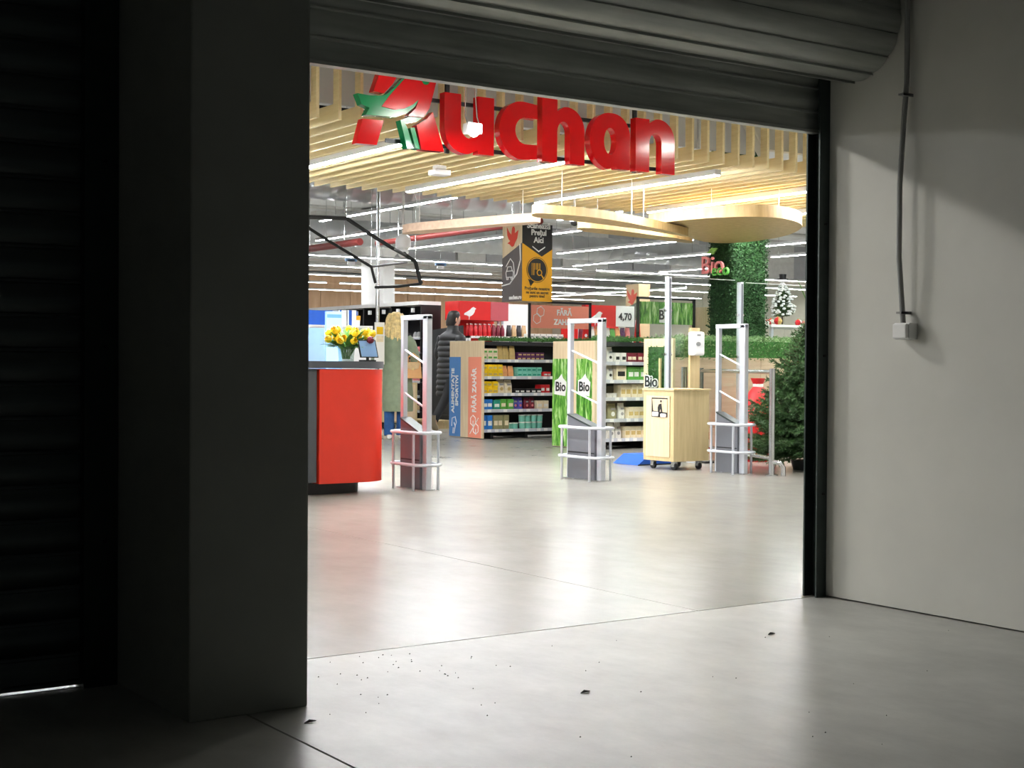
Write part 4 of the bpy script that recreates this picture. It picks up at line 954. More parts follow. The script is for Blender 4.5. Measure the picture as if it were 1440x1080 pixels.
box('body', 'cart_wood', p.x-.75, p.x-.02, p.y, p.y+.4, .08, .92, t); box('plinth', 'plinth_black', p.x-.73, p.x-.04, p.y+.02, p.y+.38, 0, .08, t); box('top', 'white', p.x-.77, p.x, p.y-.02, p.y+.42, .92, .96, t)
box('door', 'pale_wood', p.x-.4, p.x-.04, p.y-.012, p.y, .12, .88, t); box('door', 'pale_wood', p.x-.74, p.x-.41, p.y-.012, p.y, .12, .88, t)

# ------------------------------------------------------------------ wooden corner box with hedge, glass screen, green column
CXx = 9.85; CY0 = AX(946, 560, CXx).y; CY1 = AX(905, 560, CXx).y; CZ_ = AX(925, 476, CXx).z
t = thing('planter_box', (CXx, CY0, 0), 'pale wooden planter wall with a moss panel on its end', 'planter')
box('end_panel', 'pale_wood', CXx, CXx+.03, CY0, CY1, 0, CZ_, t); wz = AY(1000, 503, CY0).z
for k in range(5): box('front_board', 'pink_wood', CXx+.03+k*.62, CXx+.03+k*.62+.615, CY0, CY0+.03, 0, wz, t)
box('back_board', 'pink_wood', CXx+.03, CXx+3.1, CY1-.03, CY1, 0, wz, t)
box('top_tray', 'plinth_black', CXx+.03, CXx+3.1, CY0+.03, CY1-.03, wz-.1, wz, t)
m0 = AX(913, 488, CXx); m1 = AX(936, 545, CXx)
garland('moss_panel', CXx-.03, CXx, m1.y-.02, m0.y, m1.z-.1, '', 1500, m0.z-m1.z+.1, 'leaf_mid', t, sz=.022)
box('moss_board', 'leaf_dark', CXx-.012, CXx, m1.y-.02, m0.y, m1.z-.1, m0.z, t)
c = AX(921, 537, CXx); text('Bio', .16, 'white', (CXx-.05, c.y, c.z), *NX, t, .012, .004); text('Bio', .16, 'banner_black', (CXx-.056, c.y, c.z), *NX, t, .003, .001)
box('stick', 'cart_wood', CXx-.06, CXx-.04, m1.y+.02, m1.y+.045, 0, m0.z-.12, t)
hz0 = wz; hz1 = AY(1000, 471, CY0).z
garland('hedge', CXx+.06, CXx+3.05, CY0-.03, CY0+.42, hz0-.03, 'clipped green hedge on top of the wooden planter wall', 16000, hz1-hz0+.02, 'leaf_hedge', None, 'hedge', .03)
GY = CY0-.12
def gpost(u, vt, label):
    p = AY(u, vt, GY); t = thing('glass_screen_upright', (p.x, GY, 0), label, 'post', 'glass screen posts')
    MB().box(p.x-.022, p.x+.022, GY-.03, GY+.03, 0, p.z).build('profile', 'alu', t, bevel=.006)
    MB().box(p.x-.008, p.x+.008, GY-.034, GY-.03, .05, p.z-.02).build('slot', 'gate_grey', t)
    MB().box(p.x-.06, p.x+.06, GY-.06, GY+.06, 0, .012).build('foot_plate', 'steel', t)
    for z in (p.z-.35, p.z-.8): MB().cyl((p.x-.05, GY, z), (p.x+.05, GY, z), .014, 8).build('clamp', 'steel', t)
    return p
P1 = gpost(940, 389, 'steel glass-screen post rising behind the wooden waste cart'); P2 = gpost(1041, 397, 'steel glass-screen post rising behind the right security gate')
def gpane(x0, x1, zt, label):
    t = thing('glass_screen', ((x0+x1)/2, GY, wz), label, 'glass pane')
    MB().prism([[(x0, .35), (x1, .35)]+arc(x1-.05, zt-.05, .05, .05, 0, 90, 5)+arc(x0+.05, zt-.05, .05, .05, 90, 180, 5)], FY(GY), -.005, .005).build('pane', 'clear_glass', t)
    MB().box(x0+.05, x1-.05, GY-.006, GY+.006, zt-.004, zt+.001).build('edge', 'white', t)
gpane(P1.x+.03, P2.x-.03, P1.z, 'clear glass pane between the two steel posts'); gpane(P2.x+.03, P2.x+1.05, P2.z+.0, 'clear glass pane right of the second steel post'); gpane(P1.x-.95, P1.x-.03, P1.z+.01, 'clear glass pane left of the first steel post')
gx = AY(1031, 400, 12.5).x; gx1 = AY(1076, 400, 12.5).x; gy1 = AX(999, 400, gx).y
t = thing('green_column', ((gx+gx1)/2, 12.8, 0), 'square column covered in dark green artificial leaves', 'column')
box('core', 'leaf_dark', gx, gx1, 12.5, gy1, 0, SZ+.9, t)
vs = []; fs = []
for k in range(16000):
    if k % 2: c = Vector((gx+rnd.uniform(-.035, .0), rnd.uniform(12.48, gy1), rnd.uniform(1.0, 3.2))); nn = Vector((-1, 0, 0))
    else: c = Vector((rnd.uniform(gx-.02, gx1+.02), 12.5-rnd.uniform(0, .035), rnd.uniform(1.0, 3.2))); nn = Vector((0, -1, 0))
    a = (nn*.6+Vector((rnd.uniform(-1, 1), rnd.uniform(-1, 1), rnd.uniform(-1, .6)))).normalized(); s_ = a.cross(Vector((rnd.uniform(-1, 1), rnd.uniform(-1, 1), rnd.uniform(-1, 1)))).normalized(); L = rnd.uniform(.02, .04); b = len(vs)
    vs += [tuple(c), tuple(c+a*L*.5+s_*L*.25), tuple(c+a*L), tuple(c+a*L*.5-s_*L*.25)]; fs.append((b, b+1, b+2, b+3))
o = raw('leaves', vs, fs, 'leaf_column', t); o['kind'] = 'stuff'
c = AX(1009, 374, gx); text('Bio', .3, 'p_pink', (gx-.08, c.y, c.z), *NX, t, .002, .015, name='lettering_bio'); c = AX(1021, 380.5, gx); text('eco', .2, 'p_green', (gx-.09, c.y, c.z), *NX, t, .0, .015, name='lettering_eco')
c = AX(1008, 356, gx); MB().prism([[(-c.y-.08, c.z), (-c.y, c.z+.06), (-c.y+.1, c.z+.05), (-c.y+.03, c.z-.02)]], FX(gx-.09), 0, .02).build('leaf_emblem', 'leaf_light', t)
p = AY(1012, 450, 13.8)
t = thing('beige_cupboard', (p.x, 14.0, 0), 'beige wooden cupboard behind the hedge', 'cupboard'); box('body', 'pale_wood', p.x-.18, p.x+.17, 13.8, 14.2, 0, AY(1012, 432, 13.8).z, t); box('door', 'cart_wood', p.x-.16, p.x+.15, 13.788, 13.8, .1, AY(1012, 434, 13.8).z, t)
p = AY(990, 450, 14.6)
t = thing('red_poster_board', (p.x, 14.6, 0), 'red-framed poster board behind the hedge', 'poster'); z0, z1 = AY(990, 458, 14.6).z, AY(990, 435, 14.6).z
box('frame', 'header_red', p.x-.14, p.x+.13, 14.6, 14.62, z0, z1, t); box('sheet', 'p_grey', p.x-.11, p.x+.1, 14.596, 14.6, z0+.03, z1-.03, t); box('red_print', 'p_red', p.x-.1, p.x-.01, 14.592, 14.596, z0+.03, z1-.08, t); box('leg', 'alu', p.x-.02, p.x+.02, 14.62, 14.64, 0, z0+.05, t)
# ------------------------------------------------------------------ wooden waste cart, dispenser, mat, rail
k0 = G(947, 652, .07); kx, ky = k0.x, k0.y; ky1 = AX(905, 600, kx).y; kx1 = AY(997, 600, ky).x; kz0 = .085; kz1 = AX(947, 547, kx).z
t = thing('waste_cart', ((kx+kx1)/2, (ky+ky1)/2, 0), 'wooden waste cart on castors with a litter opening', 'waste cart')
body = box('cabinet', 'cart_wood', kx, kx1, ky, ky1, kz0, kz1-.02, t, bevel=.004)
box('lid', 'cart_wood', kx-.012, kx1+.012, ky-.012, ky1+.012, kz1-.02, kz1, t, bevel=.003)
wy = ky1-ky
door = box('door', 'pale_wood', kx-.012, kx, ky+.05, ky1-.05, kz0+.04, kz1-.07, t, bevel=.002)
q0 = AX(918, 559, kx); q1 = AX(940, 587, kx)
box('opening', 'plinth_black', kx-.0135, kx-.012, q1.y, q0.y, q1.z, q0.z, door)
MB().prism([[(-q0.y+.03, q1.z+.06), (-q1.y-.0, q1.z+.045), (-q1.y-.0, q0.z-.012), (-q0.y+.015, q0.z-.012)]], FX(kx-.0135), -.006, 0).build('flap', 'pale_wood', door)
c = AX(930.5, 573, kx)
MB().prism([arc(-c.y+.012, c.z+.06, .012, .012, 0, 330, 10)], FX(kx-.0195), -.002, 0).build('figure_head', 'banner_black', door)
MB().prism([[(-c.y-.02, c.z+.03), (-c.y+.02, c.z+.04), (-c.y+.035, c.z-.05), (-c.y+.015, c.z-.05), (-c.y+.005, c.z-.01), (-c.y-.01, c.z-.05), (-c.y-.03, c.z-.045), (-c.y-.035, c.z+.0)]], FX(kx-.0195), -.002, 0).build('figure_body', 'banner_black', door)
MB().box(kx-.03, kx-.014, q1.y+.01, q1.y+.09, q1.z+.0, q1.z+.035).build('litter', 'white', door, bevel=.008); MB().box(kx-.03, kx-.014, q0.y-.11, q0.y-.02, q1.z+.005, q1.z+.05).build('litter', 'white', door, bevel=.012)
for x, y in ((kx+.07, ky+.07), (kx+.07, ky1-.07), (kx1-.07, ky+.07), (kx1-.07, ky1-.07)):
    c_ = MB().cyl((x-.012, y, .036), (x+.012, y, .036), .036, 16).build('castor_wheel', 'tyre', t, smooth=True)
    MB().prism([[(y-.02, .03), (y+.02, .03), (y+.025, .085), (y-.025, .085)]], lambda a, b, d: (x+d, a, b), -.02, .02).build('castor_fork', 'steel', c_)
py = CY0-.17; dp = AY(974, 484, py)
t = thing('dispenser_stand', (dp.x+.05, py, 0), 'narrow wooden board holding the white soap dispenser', 'stand'); box('board', 'cart_wood', dp.x-.03, dp.x+.1, py, py+.03, .012, AY(980, 461, py).z, t); box('foot', 'alu', dp.x-.03, dp.x+.13, py-.08, py+.05, 0, .012, t)
t = thing('soap_dispenser', (dp.x, py, dp.z-.13), 'white wall dispenser with a grey button on a wooden board', 'dispenser')
MB().box(dp.x-.07, dp.x+.075, py-.11, py, dp.z-.12, dp.z+.13).build('case', 'white_plastic', t, bevel=.025)
MB().prism([arc(dp.x-.02, dp.z-.0, .03, .022, 0, 345, 16)], FY(py-.11), -.006, .004).build('button', 'p_grey', t); MB().prism([[(dp.x-.035, dp.z+.085), (dp.x+.01, dp.z+.085), (dp.x+.01, dp.z+.1), (dp.x-.035, dp.z+.1)]], FY(py-.11), -.003, .004).build('logo_mark', 'p_grey', t)
p = G(897, 655)
t = thing('blue_ramp', (p.x+.2, p.y+.2, 0), 'low blue wedge on the floor behind the waste cart', 'ramp'); MB().prism([[(p.x, .004), (p.x+.14, .1), (p.x+.5, .1), (p.x+.5, .004)]], FY(p.y), 0, .4).build('wedge', 'blue_strong', t); box('edge_strip', 'p_black', p.x, p.x+.5, p.y-.006, p.y, 0, .012, t)
r0 = G(1085, 669); re_ = AY(986, 523, CY0-.05); rz1 = AX(1085, 523, r0.x).z; ra, rb = Vector((r0.x, r0.y, 0)), Vector((re_.x, CY0-.05, 0)); zv = Vector((0, 0, 1))
t = thing('guard_rail', ra, 'tubular steel guard rail in front of the fir tree', 'rail')
for p in (ra, rb):
    MB().cyl(p, p+zv*(rz1+.03), .028, 16).build('post', 'steel', t, smooth=True); MB().cyl(p, p+zv*.012, .06, 18).build('floor_flange', 'steel', t)
for z in (rz1, .16): MB().cyl(ra+zv*z, rb+zv*z, .02, 12).build('tube', 'steel', t, smooth=True)
MB().tube([ra+Vector((0, -.02, .13)), ra+Vector((.03, -.08, .12)), ra+Vector((.05, -.1, .08)), ra+Vector((.05, -.1, 0))], .022, 12).build('elbow', 'steel', t, smooth=True)
p = AY(962, 516, CY0-.05)
t = thing('steel_bollard', (p.x, CY0-.05, 0), 'short double steel bollard rising behind the wooden waste cart', 'bollard')
for dx in (-.02, .02): MB().cyl((p.x+dx, CY0-.05, 0), (p.x+dx, CY0-.05, p.z), .018, 12).build('tube', 'steel', t, smooth=True)
p = G(1003, 652)
t = thing('marker_bollard', (p.x, p.y, 0), 'short red and white marker post between cart and gate', 'post')
for k, m in enumerate(('white', 'p_red', 'white', 'p_red')): box('band', m, p.x-.03, p.x+.03, p.y+.1, p.y+.13, .02+k*.075, .02+k*.075+.074, t)
box('base', 'p_black', p.x-.06, p.x+.06, p.y+.05, p.y+.18, 0, .02, t)

# ------------------------------------------------------------------ fir trees
def fir(name, base, H, Rm, label, seed, m='needle', lev=24, snow=False, z0=.16, tip=True, nb=9, needle=.022, dens=1.0):
    r = random.Random(seed); t = thing(name, base, label, 'fir tree'); B = Vector(base)
    MB().tube([B+Vector((0, 0, .02)), B+Vector((0, 0, H*.5)), B+Vector((0, 0, H*.97))], [.035*H/2, .022*H/2, .005], 8).build('trunk', 'bark', t, smooth=True)
    br = MB(); vs = []; fs = []; sv = MB()
    def twig(a, b, w_):
        d = b-a; L = d.length; d.normalize(); sd = d.orthogonal().normalized(); up = d.cross(sd); n = max(3, int(L/.0075*dens))
        for i in range(n):
            q_ = i/n; an = r.uniform(0, 6.28); c = a+d*(L*q_); o_ = (sd*math.cos(an)+up*math.sin(an)); o_ = (o_+d*.75+Vector((0, 0, .25))).normalized(); e = c+o_*(needle*r.uniform(.7, 1.25)); s2 = o_.cross(d).normalized()*(needle*.16); k = len(vs)
            vs.extend([tuple(c-s2), tuple(c+s2), tuple(e)]); fs.append((k, k+1, k+2))
    for i in range(lev):
        q_ = i/(lev-1); z = z0*H+(H*.86-z0*H)*q_; R_ = Rm*(1-q_)**.75*(.75+.25*min(1, q_*6))+.04*H*.3
        for j in range(max(4, int(nb*(1-q_*.45)))):
            an = j*6.283/max(4, int(nb*(1-q_*.45)))+i*1.1+r.uniform(-.25, .25); L = R_*r.uniform(.72, 1.08); d = Vector((math.cos(an), math.sin(an), 0)); rise = .35*q_+.02+r.uniform(-.12, .12)
            pts = [B+Vector((0, 0, z)), B+d*(L*.4)+Vector((0, 0, z+L*rise*.3-L*.06)), B+d*(L*.75)+Vector((0, 0, z+L*rise*.7-L*.1)), B+d*L+Vector((0, 0, z+L*rise-L*.02))]
            br.tube(pts, [.008, .006, .004, .002], 4)
            for a, b in zip(pts[:-1], pts[1:]): twig(a, b, .01)
            sd = Vector((-d.y, d.x, 0)); ns = max(3, int(L/.05))
            for kk in range(ns):
                f = .22+.74*kk/ns; seg = min(2, int(f*3)); a = pts[seg].lerp(pts[seg+1], f*3-seg)
                for s_ in (-1, 1):
                    l2 = L*.36*(1.05-f*.75)*r.uniform(.7, 1.2); e = a+(d*.75+sd*s_*.75).normalized()*l2+Vector((0, 0, r.uniform(-.03, .03)*H/2)); twig(a, e, .01)
            if snow:
                c = pts[-1]+Vector((0, 0, .01)); sv.rings([(c.z-.012, .016, .016), (c.z, .024, .024), (c.z+.014, .014, .014)], 7, c.x, c.y)
    br.build('branches', 'bark', t, smooth=False); o = raw('needles', vs, fs, m, t); o['kind'] = 'stuff'
    if snow: o = sv.build('snow_tufts', 'snow', t, smooth=True); o['kind'] = 'stuff'
    return t, twig
tb = G(1134, 660)
t, _ = fir('fir_tree', (tb.x, tb.y, 0), 1.66, .70, 'large dense green fir tree in a dark pot by the right jamb', 11, lev=38, nb=12, z0=.09, needle=.034, dens=1.25)
MB().rings([(0, .13, .13), (.07, .15, .15), (.09, .15, .15)], 22, tb.x, tb.y).build('pot', 'plinth_black', t, smooth=True)
ld = MB(); q = Vector((tb.x, tb.y, 0)); tp = AY(1145, 366, tb.y)
ld.tube([q+Vector((0, 0, 1.5)), Vector((tp.x, tp.y, tp.z))], [.01, .004], 6)
for du, dv in ((-22, 28), (10, 22), (-6, 40)):
    a = AY(1144, 440, tb.y); e = AY(1144+du, 366+dv, tb.y-.05); ld.tube([a, (Vector(a)+Vector(e))/2+Vector((0, 0, -.02)), e], [.008, .006, .003], 6)
ld.build('leader_shoots', 'stem_green', t, smooth=True)
p = AY(1148, 505, tb.y-.45)
MB().prism([[(p.x-.09, p.z+.05), (p.x+.16, p.z-.06), (p.x+.16, p.z-.02), (p.x-.08, p.z+.075)]], FY(tb.y-.45), 0, .004).build('white_tag', 'paper', t)
p = AY(1100, 460, 13.6)
t, _ = fir('small_fir_tree', (p.x, 13.6, AY(1100, 458, 13.6).z), AY(1100, 390, 13.6).z-AY(1100, 458, 13.6).z, .17, 'small snowy artificial fir tree with a black hat on top', 5, lev=17, snow=True, nb=10, needle=.024, dens=1.4, z0=.22)
zt = AY(1100, 391, 13.6).z; MB().rings([(zt-.02, .075, .075), (zt-.01, .075, .075)], 16, p.x, 13.6).rings([(zt-.01, .045, .045), (zt+.05, .05, .05)], 16, p.x, 13.6).build('black_hat', 'black_metal', t, smooth=True)
zt = AY(1100, 458, 13.6).z
d = thing('decoration_table', (p.x, 13.8, 0), 'white table of Christmas decorations behind the fir tree', 'table'); box('tabletop', 'white', p.x-.5, p.x+.9, 13.3, 14.1, zt-.03, zt, d)
for dx in (-.46, .84):
    for dy in (13.34, 14.02): box('leg', 'alu', p.x+dx, p.x+dx+.04, dy, dy+.04, 0, zt-.03, d)
for k in range(26):
    x, y = p.x+rnd.choice((rnd.uniform(-.48, -.2), rnd.uniform(.2, .85))), rnd.uniform(13.34, 13.6); r = rnd.uniform(.025, .05); m, wd = rnd.choice((('p_white', 'white'), ('p_pink', 'pink'), ('p_red', 'red'), ('p_gold', 'gold')))
    t = thing('bauble', (x, y, zt), wd+' bauble on the white decoration table', 'bauble', 'baubles on the decoration table')
    MB().rings([(zt, r*.2, r*.2), (zt+r*.3, r*.7, r*.7), (zt+r, r, r), (zt+r*1.7, r*.7, r*.7), (zt+r*2, r*.15, r*.15)], 12, x, y).build('ball', m, t, smooth=True); MB().cyl((x, y, zt+r*1.96), (x, y, zt+r*2.25), r*.18, 8).build('cap', 'p_gold', t)
p = AY(1061, 560, CY0-.35); yy = CY0-.35
t = thing('red_sack', (p.x, yy, 0), 'bulging red cloth sack behind the guard rail', 'sack')
MB().rings([(0, .17, .14), (.1, .22, .17), (.36, .22, .16), (.6, .17, .13), (.74, .1, .08), (.8, .05, .04), (.88, .085, .07)], 22, p.x+.05, yy, .9).build('cloth', 'p_red', t, smooth=True)
MB().rings([(.785, .06, .05), (.82, .06, .05)], 16, p.x+.05, yy).build('tie', 'p_white', t, smooth=True)

# ------------------------------------------------------------------ the two shoppers
def skin_body(name, J, E_, m, parent):
    names = list(J); me = bpy.data.meshes.new(name)
    me.from_pydata([J[n][0] for n in names], [(names.index(a), names.index(b)) for a, b in E_], [])
    o = link(bpy.data.objects.new(name, me), parent); me.materials.append(M[m])
    md = o.modifiers.new('skin', 'SKIN'); sv = me.skin_vertices[0].data
    for k, n in enumerate(names):
        r = J[n][1]; sv[k].radius = r if isinstance(r, tuple) else (r, r); sv[k].use_root = (n == 'pelvis')
    md.use_smooth_shade = True; sb = o.modifiers.new('sub', 'SUBSURF'); sb.levels = 2; sb.render_levels = 2
    return o
def hand(J, E_, side, wrist, d, up):
    w_ = Vector(wrist); d = Vector(d).normalized(); up = Vector(up).normalized(); sd = d.cross(up)*side
    J['palm'+str(side)] = (tuple(w_+d*.06), (.034, .018)); E_.append(('wrist'+str(side), 'palm'+str(side)))
    for k, (off, ln) in enumerate(((-.026, .062), (-.009, .075), (.009, .07), (.026, .055))):
        b = w_+d*.085+sd*off; n = 'f%d%d' % (k, side)
        J[n+'a'] = (tuple(b), .0085); J[n+'b'] = (tuple(b+d*ln*.5-up*.008), .008); J[n+'c'] = (tuple(b+d*ln*.85-up*.03), .0065)
        E_ += [('palm'+str(side), n+'a'), (n+'a', n+'b'), (n+'b', n+'c')]
    n = 't%d' % side; J[n+'a'] = (tuple(w_+d*.05-sd*.04), .01); J[n+'b'] = (tuple(w_+d*.085-sd*.052-up*.012), .0085); E_ += [('palm'+str(side), n+'a'), (n+'a', n+'b')]
def person(loc, rz, J, E_, label):
    t = thing('person', loc, label, 'person'); t.rotation_euler = (0, 0, rz); skin_body('body', J, E_, 'skin', t); return t
SPINE = [('pelvis', 'waist'), ('waist', 'chest'), ('chest', 'neckb'), ('neckb', 'neck'), ('neck', 'jaw'), ('jaw', 'face'), ('face', 'brow'), ('brow', 'crown'), ('face', 'nose')]
LIMB = []
for s_ in (-1, 1): LIMB += [('chest', 'sh%d' % s_), ('sh%d' % s_, 'elbow%d' % s_), ('elbow%d' % s_, 'wrist%d' % s_), ('pelvis', 'hip%d' % s_), ('hip%d' % s_, 'knee%d' % s_), ('knee%d' % s_, 'ankle%d' % s_), ('ankle%d' % s_, 'toe%d' % s_)]
def head(J, c, k=1.0, fx=0.0):
    c = Vector(c); f = Vector((math.sin(fx), math.cos(fx), 0))
    for n, dz, df, r in (('neck', -.05, .0, (.052, .052)), ('jaw', .02, .02, (.062, .066)), ('face', .075, .022, (.074, .084)), ('brow', .13, .012, (.076, .09)), ('crown', .175, .0, (.05, .06))):
        J[n] = (tuple(c+f*(df*k)+Vector((0, 0, dz*k))), tuple(q*k for q in r))
    J['nose'] = (tuple(c+f*(.112*k)+Vector((0, 0, .062*k))), .012)
def face_bits(t, c, k, fx):
    c = Vector(c); f = Vector((math.sin(fx), math.cos(fx), 0)); s_ = Vector((f.y, -f.x, 0))
    for sg in (-1, 1):
        p = c+f*(.092*k)+s_*(.032*sg)+Vector((0, 0, .092*k)); MB().rings([(p.z-.01, .004, .004), (p.z, .012, .012), (p.z+.01, .004, .004)], 10, p.x, p.y).build('eye', 'p_black', t, local=True, smooth=True)
        p = c+s_*(.082*sg*k)+Vector((0, 0, .075*k)); MB().tube([p+Vector((0, 0, -.03)), p+s_*(.01*sg)+Vector((0, 0, 0)), p+s_*(.012*sg)+Vector((0, 0, .03))], [.008, .014, .01], 8).build('ear', 'skin', t, local=True, smooth=True)
    p = c+f*(.094*k)+Vector((0, 0, .022)); MB().tube([p-s_*.022, p+f*.006, p+s_*.022], [.003, .007, .003], 8).build('mouth', 'p_pink', t, local=True, smooth=True)
# woman
wf_ = G(556, 617); k = 1.0
J = dict(pelvis=((0, 0, .92), (.14, .11)), waist=((0, 0, 1.08), (.12, .095)), chest=((0, 0, 1.26), (.14, .1)), neckb=((0, -.005, 1.40), (.055, .055)))
head(J, (0, .01, 1.5))
for s_ in (-1, 1):
    J['sh%d' % s_] = ((.165*s_, 0, 1.35), .05); J['elbow%d' % s_] = ((.255*s_, -.04, 1.08), .04); J['wrist%d' % s_] = ((.17*s_, .2, 1.02), .027)
    J['hip%d' % s_] = ((.085*s_, 0, .86), .085); J['knee%d' % s_] = ((.085*s_, .01, .47), .055); J['ankle%d' % s_] = ((.08*s_, -.03+.04*s_, .08), .037); J['toe%d' % s_] = ((.085*s_, .1+.04*s_, .035), .03)
E_ = SPINE+list(LIMB)
for s_ in (-1, 1): hand(J, E_, s_, J['wrist%d' % s_][0], (-.25*s_, 1, .1), (0, 0, 1))
wm = person((wf_.x, wf_.y, 0), math.radians(-31), J, E_, 'woman with long blond hair in a grey-green coat seen from behind')
face_bits(wm, (0, .01, 1.5), 1, 0)
wcx = .035
ct_ = MB().rings([(.37, .20, .15, .03, 0), (.385, .205, .155, .03, 0), (.55, .21, .155, .03, 0), (.75, .2, .155, .025, 0), (.95, .185, .145, .012, 0), (1.1, .17, .13, .005, 0), (1.22, .18, .13, 0, 0), (1.32, .19, .12, 0, 0), (1.375, .165, .105, 0, 0), (1.41, .1, .085, 0, 0), (1.45, .078, .075, 0, 0), (1.47, .085, .08, 0, 0), (1.475, .07, .065, 0, 0)], 28)
for s_ in (-1, 1): ct_.tube([(.145*s_, 0, 1.35), (.2*s_, -.02, 1.28), (.25*s_, -.045, 1.14), (.268*s_, -.04, 1.05), (.25*s_, .05, 1.01), (.18*s_, .185, 1.02)], [.07, .074, .066, .066, .06, .05], 14)
ct_.build('coat', 'coat_green', wm, local=True, smooth=True)
MB().tube([(.03, -.154, .38), (.02, -.15, .75)], .004, 6).build('coat_vent', 'coat_green', wm, local=True)
jn = MB()
for s_ in (-1, 1): jn.tube([(.085*s_, 0, .6), (.085*s_, .01, .45), (.082*s_, -.01+.03*s_, .2), (.08*s_, -.03+.04*s_, .05)], [.085, .072, .07, .072], 14)
jn.build('jeans', 'denim', wm, local=True, smooth=True)
for s_ in (-1, 1): MB().tube([(.08*s_, -.09+.04*s_, .035), (.082*s_, -.03+.04*s_, .045), (.085*s_, .08+.04*s_, .035), (.085*s_, .15+.04*s_, .025)], [(.03, .03), (.042, .042), (.042, .034), (.025, .022)], 12).build('shoe', 'p_white', wm, local=True, smooth=True)
hr = MB(); rr = random.Random(3)
hr.rings([(1.50, .085, .075, 0, -.03), (1.57, .098, .095, 0, -.012), (1.63, .1, .1, 0, 0), (1.68, .08, .085, 0, 0), (1.708, .04, .045, 0, 0)], 18)
for i in range(130):
    a = rr.uniform(math.radians(150), math.radians(390)); rd_ = rr.uniform(.7, 1); zz0 = rr.uniform(1.6, 1.69); L = rr.uniform(.24, .36); ph = rr.uniform(0, 6.28); pts = []
    for j in range(9):
        q_ = j/8; z = zz0-q_*L; ex = .085+.05*math.sin(min(1.0, q_*1.4)*1.5)*rd_; wv = .012*math.sin(ph+q_*9)
        pts.append(((ex+wv)*math.cos(a), .0+(ex*.85+wv)*math.sin(a), z))
    hr.tube(pts, [.012, .016, .017, .017, .016, .015, .014, .011, .004], 5)
hr.build('hair', 'blond', wm, local=True, smooth=True)
hb = bpy.data.objects.new('handbag', None); hb.location = (wf_.x, wf_.y, 0); hb.rotation_euler = (0, 0, math.radians(-31)); link(hb); tag(hb, 'tan leather handbag hanging at the right side of the woman', 'handbag')
b_ = MB().loft([[(.235+sx*(.12-.25*(z-.82)*.4), -.16+sy*(.055-.1*(z-.82)), z) for sx, sy in ((-1, -1), (1, -1), (1, 1), (-1, 1))] for z in (.815, .83, .95, 1.02, 1.035)]); b_.build('body', 'bag_tan', hb, local=True, bevel=.012, smooth=True)
MB().prism([[(.165, .95), (.235, .925), (.305, .95), (.33, 1.03), (.14, 1.03)]], FY(-.212), -.006, .006).build('flap', 'p_kraft', hb, local=True, bevel=.003)
MB().box(.225, .245, -.224, -.216, .925, .955).build('clasp', 'p_gold', hb, local=True)
MB().tube([(.16, -.2, 1.0), (.17, -.2, 1.1), (.235, -.2, 1.15), (.3, -.2, 1.1), (.31, -.2, 1.0)], .011, 8).build('handle', 'bag_tan', hb, local=True, smooth=True)
MB().tube([(.13, -.15, 1.02), (.125, -.155, 1.2), (.13, -.12, 1.37), (.135, -.02, 1.425), (.13, .1, 1.36)], [(.009, .004)]*5, 8).build('shoulder_strap', 'p_cream', hb, local=True, smooth=True)
# man
mf_ = G(607, 606)
J = dict(pelvis=((0, 0, .97), (.14, .11)), waist=((0, .02, 1.13), (.13, .1)), chest=((0, .05, 1.34), (.16, .11)), neckb=((0, .07, 1.5), (.06, .06)))
head(J, (0, .085, 1.61), 1.08, .25)
for s_ in (-1, 1):
    J['sh%d' % s_] = ((.19*s_, .05, 1.44), .055); J['elbow%d' % s_] = ((.27*s_, -.04*s_, 1.16), .042); J['wrist%d' % s_] = ((.25*s_, .12-.08*s_, .98), .03); J['hip%d' % s_] = ((.09*s_, 0, .9), .09)
J['knee1'] = ((.09, -.12, .53), .06); J['ankle1'] = ((.09, -.40, .15), .042); J['toe1'] = ((.09, -.36, .035), .034)
J['knee-1'] = ((-.09, .2, .51), .06); J['ankle-1'] = ((-.09, .26, .09), .042); J['toe-1'] = ((-.09, .42, .035), .034)
E_ = SPINE+list(LIMB)
for s_ in (-1, 1): hand(J, E_, s_, J['wrist%d' % s_][0], (0, .4, -1), (0, 1, .3))
mn = person((mf_.x+.36, mf_.y+.09, 0), math.radians(-78), J, E_, 'man with short dark hair in a long black quilted coat walking right')
face_bits(mn, (0, .085, 1.61), 1.08, .25)
rg = []; z = .52
while z < 1.46:
    q_ = (z-.52)/.94; bl = abs(math.sin(math.pi*(z-.52)/.085)); rx = .2+.02*math.sin(q_*3)+.016*bl+(.03 if q_ > .7 else 0)*(1 if q_ < .9 else .4); ry = .175-.03*q_+.016*bl
    rg.append((z, rx, ry, 0, .06*q_)); z += .0142
rg += [(1.485, .17, .12, 0, .06), (1.53, .095, .09, 0, .07), (1.6, .085, .085, 0, .075), (1.605, .07, .07, 0, .075)]
cm = MB().rings(rg, 26)
for s_ in (-1, 1):
    a, b, c = Vector((.185*s_, .05, 1.43)), Vector((.275*s_, -.04*s_, 1.16)), Vector((.252*s_, .11-.08*s_, .99)); pts = []; rs = []
    for i in range(37):
        q_ = i/36; p = a.lerp(b, q_*2) if q_ < .5 else b.lerp(c, q_*2-1); pts.append(p); rs.append(.082-.022*q_+.009*abs(math.sin(q_*math.pi*6)))
    cm.tube(pts, rs, 14)
cm.build('quilted_coat', 'jacket_black', mn, local=True, smooth=True)
tr = MB(); tr.tube([(.09, 0, .9), (.09, -.07, .7), (.09, -.13, .52), (.09, -.27, .33), (.09, -.385, .17)], [.1, .09, .075, .065, .06], 14); tr.tube([(-.09, 0, .9), (-.09, .12, .7), (-.09, .2, .5), (-.09, .235, .3), (-.09, .26, .1)], [.1, .09, .075, .068, .065], 14)
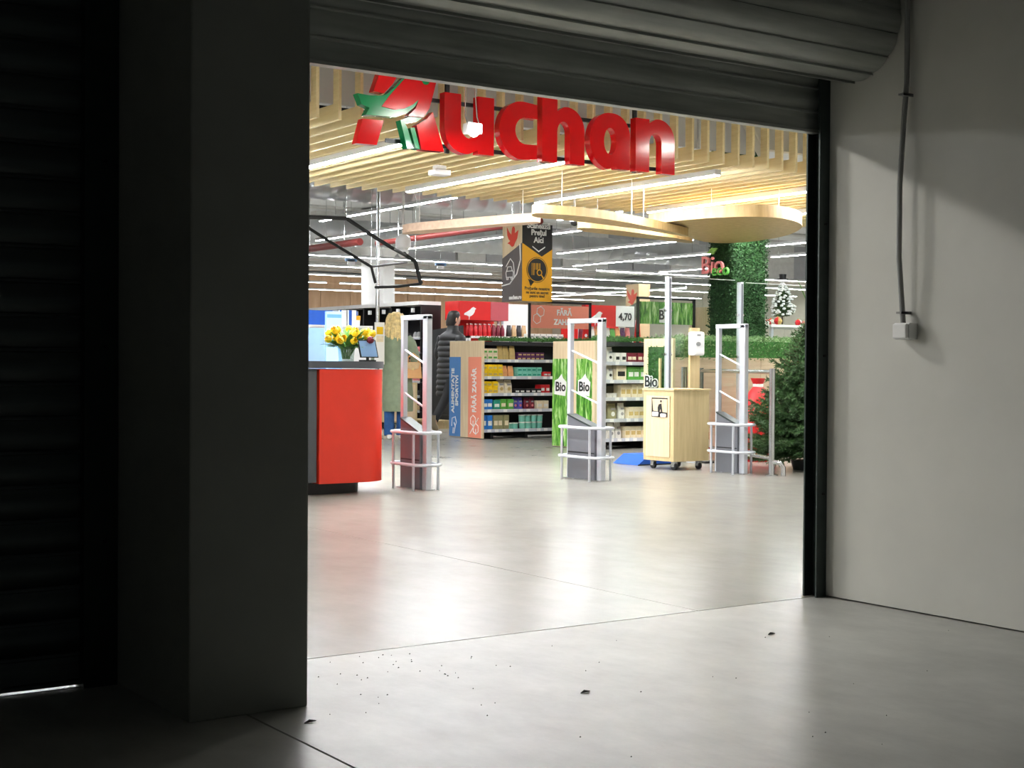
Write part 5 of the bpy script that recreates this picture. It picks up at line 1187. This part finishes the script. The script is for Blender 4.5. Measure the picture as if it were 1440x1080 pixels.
tr.build('trousers', 'trousers_black', mn, local=True, smooth=True)
MB().tube([(.09, -.43, .24), (.09, -.43, .16), (.09, -.42, .11), (.09, -.39, .07), (.09, -.35, .03), (.09, -.335, .012)], [(.05, .055), (.048, .06), (.046, .058), (.046, .05), (.046, .032), (.035, .02)], 12).build('boot', 'boot', mn, local=True, smooth=True)
MB().tube([(-.09, .26, .2), (-.09, .26, .1), (-.09, .28, .055), (-.09, .36, .045), (-.09, .46, .03)], [(.055, .055), (.055, .055), (.05, .055), (.048, .04), (.03, .025)], 12).build('boot', 'boot', mn, local=True, smooth=True)
hm = MB().rings([(1.60, .072, .05, -.012, .03), (1.66, .088, .09, -.012, .06), (1.72, .093, .102, -.008, .085), (1.77, .09, .105, 0, .095), (1.815, .07, .085, 0, .1), (1.835, .03, .04, 0, .1)], 20); hm.build('hair', 'dark_hair', mn, local=True, smooth=True)

# ------------------------------------------------------------------ crumbs on the floor
vs = []; fs = []
for k in range(60):
    u, v = (rnd.uniform(438, 700), rnd.uniform(920, 1010)) if k < 40 else (rnd.uniform(700, 1430), rnd.uniform(880, 1075)); p = G(u, v); r = rnd.uniform(.0015, .004); b = len(vs)
    if p.y > YD-.02: continue
    vs += [(p.x-r, p.y, .0005), (p.x, p.y-r*.6, .0005), (p.x+r*1.2, p.y+r*.2, .0005), (p.x, p.y+r*.7, .0005), (p.x, p.y, .004)]; fs += [(b, b+1, b+4), (b+1, b+2, b+4), (b+2, b+3, b+4), (b+3, b, b+4)]
o = raw('floor_crumbs', vs, fs, 'debris'); tag(o, 'tiny dark crumbs scattered on the concrete before the threshold', 'crumbs', kind='stuff')
for u, v, lb in ((436, 1016, 'dark dry leaf scrap beside the column foot'), (1085, 892, 'dark dry leaf scrap near the right jamb'), (823, 974, 'dark dry leaf scrap in the middle of the bare floor')):
    p = G(u, v); solo(MB().add([(p.x-.018, p.y, .0), (p.x, p.y-.008, .006), (p.x+.02, p.y+.002, .001), (p.x+.002, p.y+.009, .005), (p.x-.018, p.y, .002), (p.x, p.y-.008, .008), (p.x+.02, p.y+.002, .003), (p.x+.002, p.y+.009, .007)], [(0, 1, 2, 3), (4, 5, 6, 7), (0, 1, 5, 4), (1, 2, 6, 5), (2, 3, 7, 6), (3, 0, 4, 7)]), 'leaf_scrap', 'debris', lb, 'leaf')
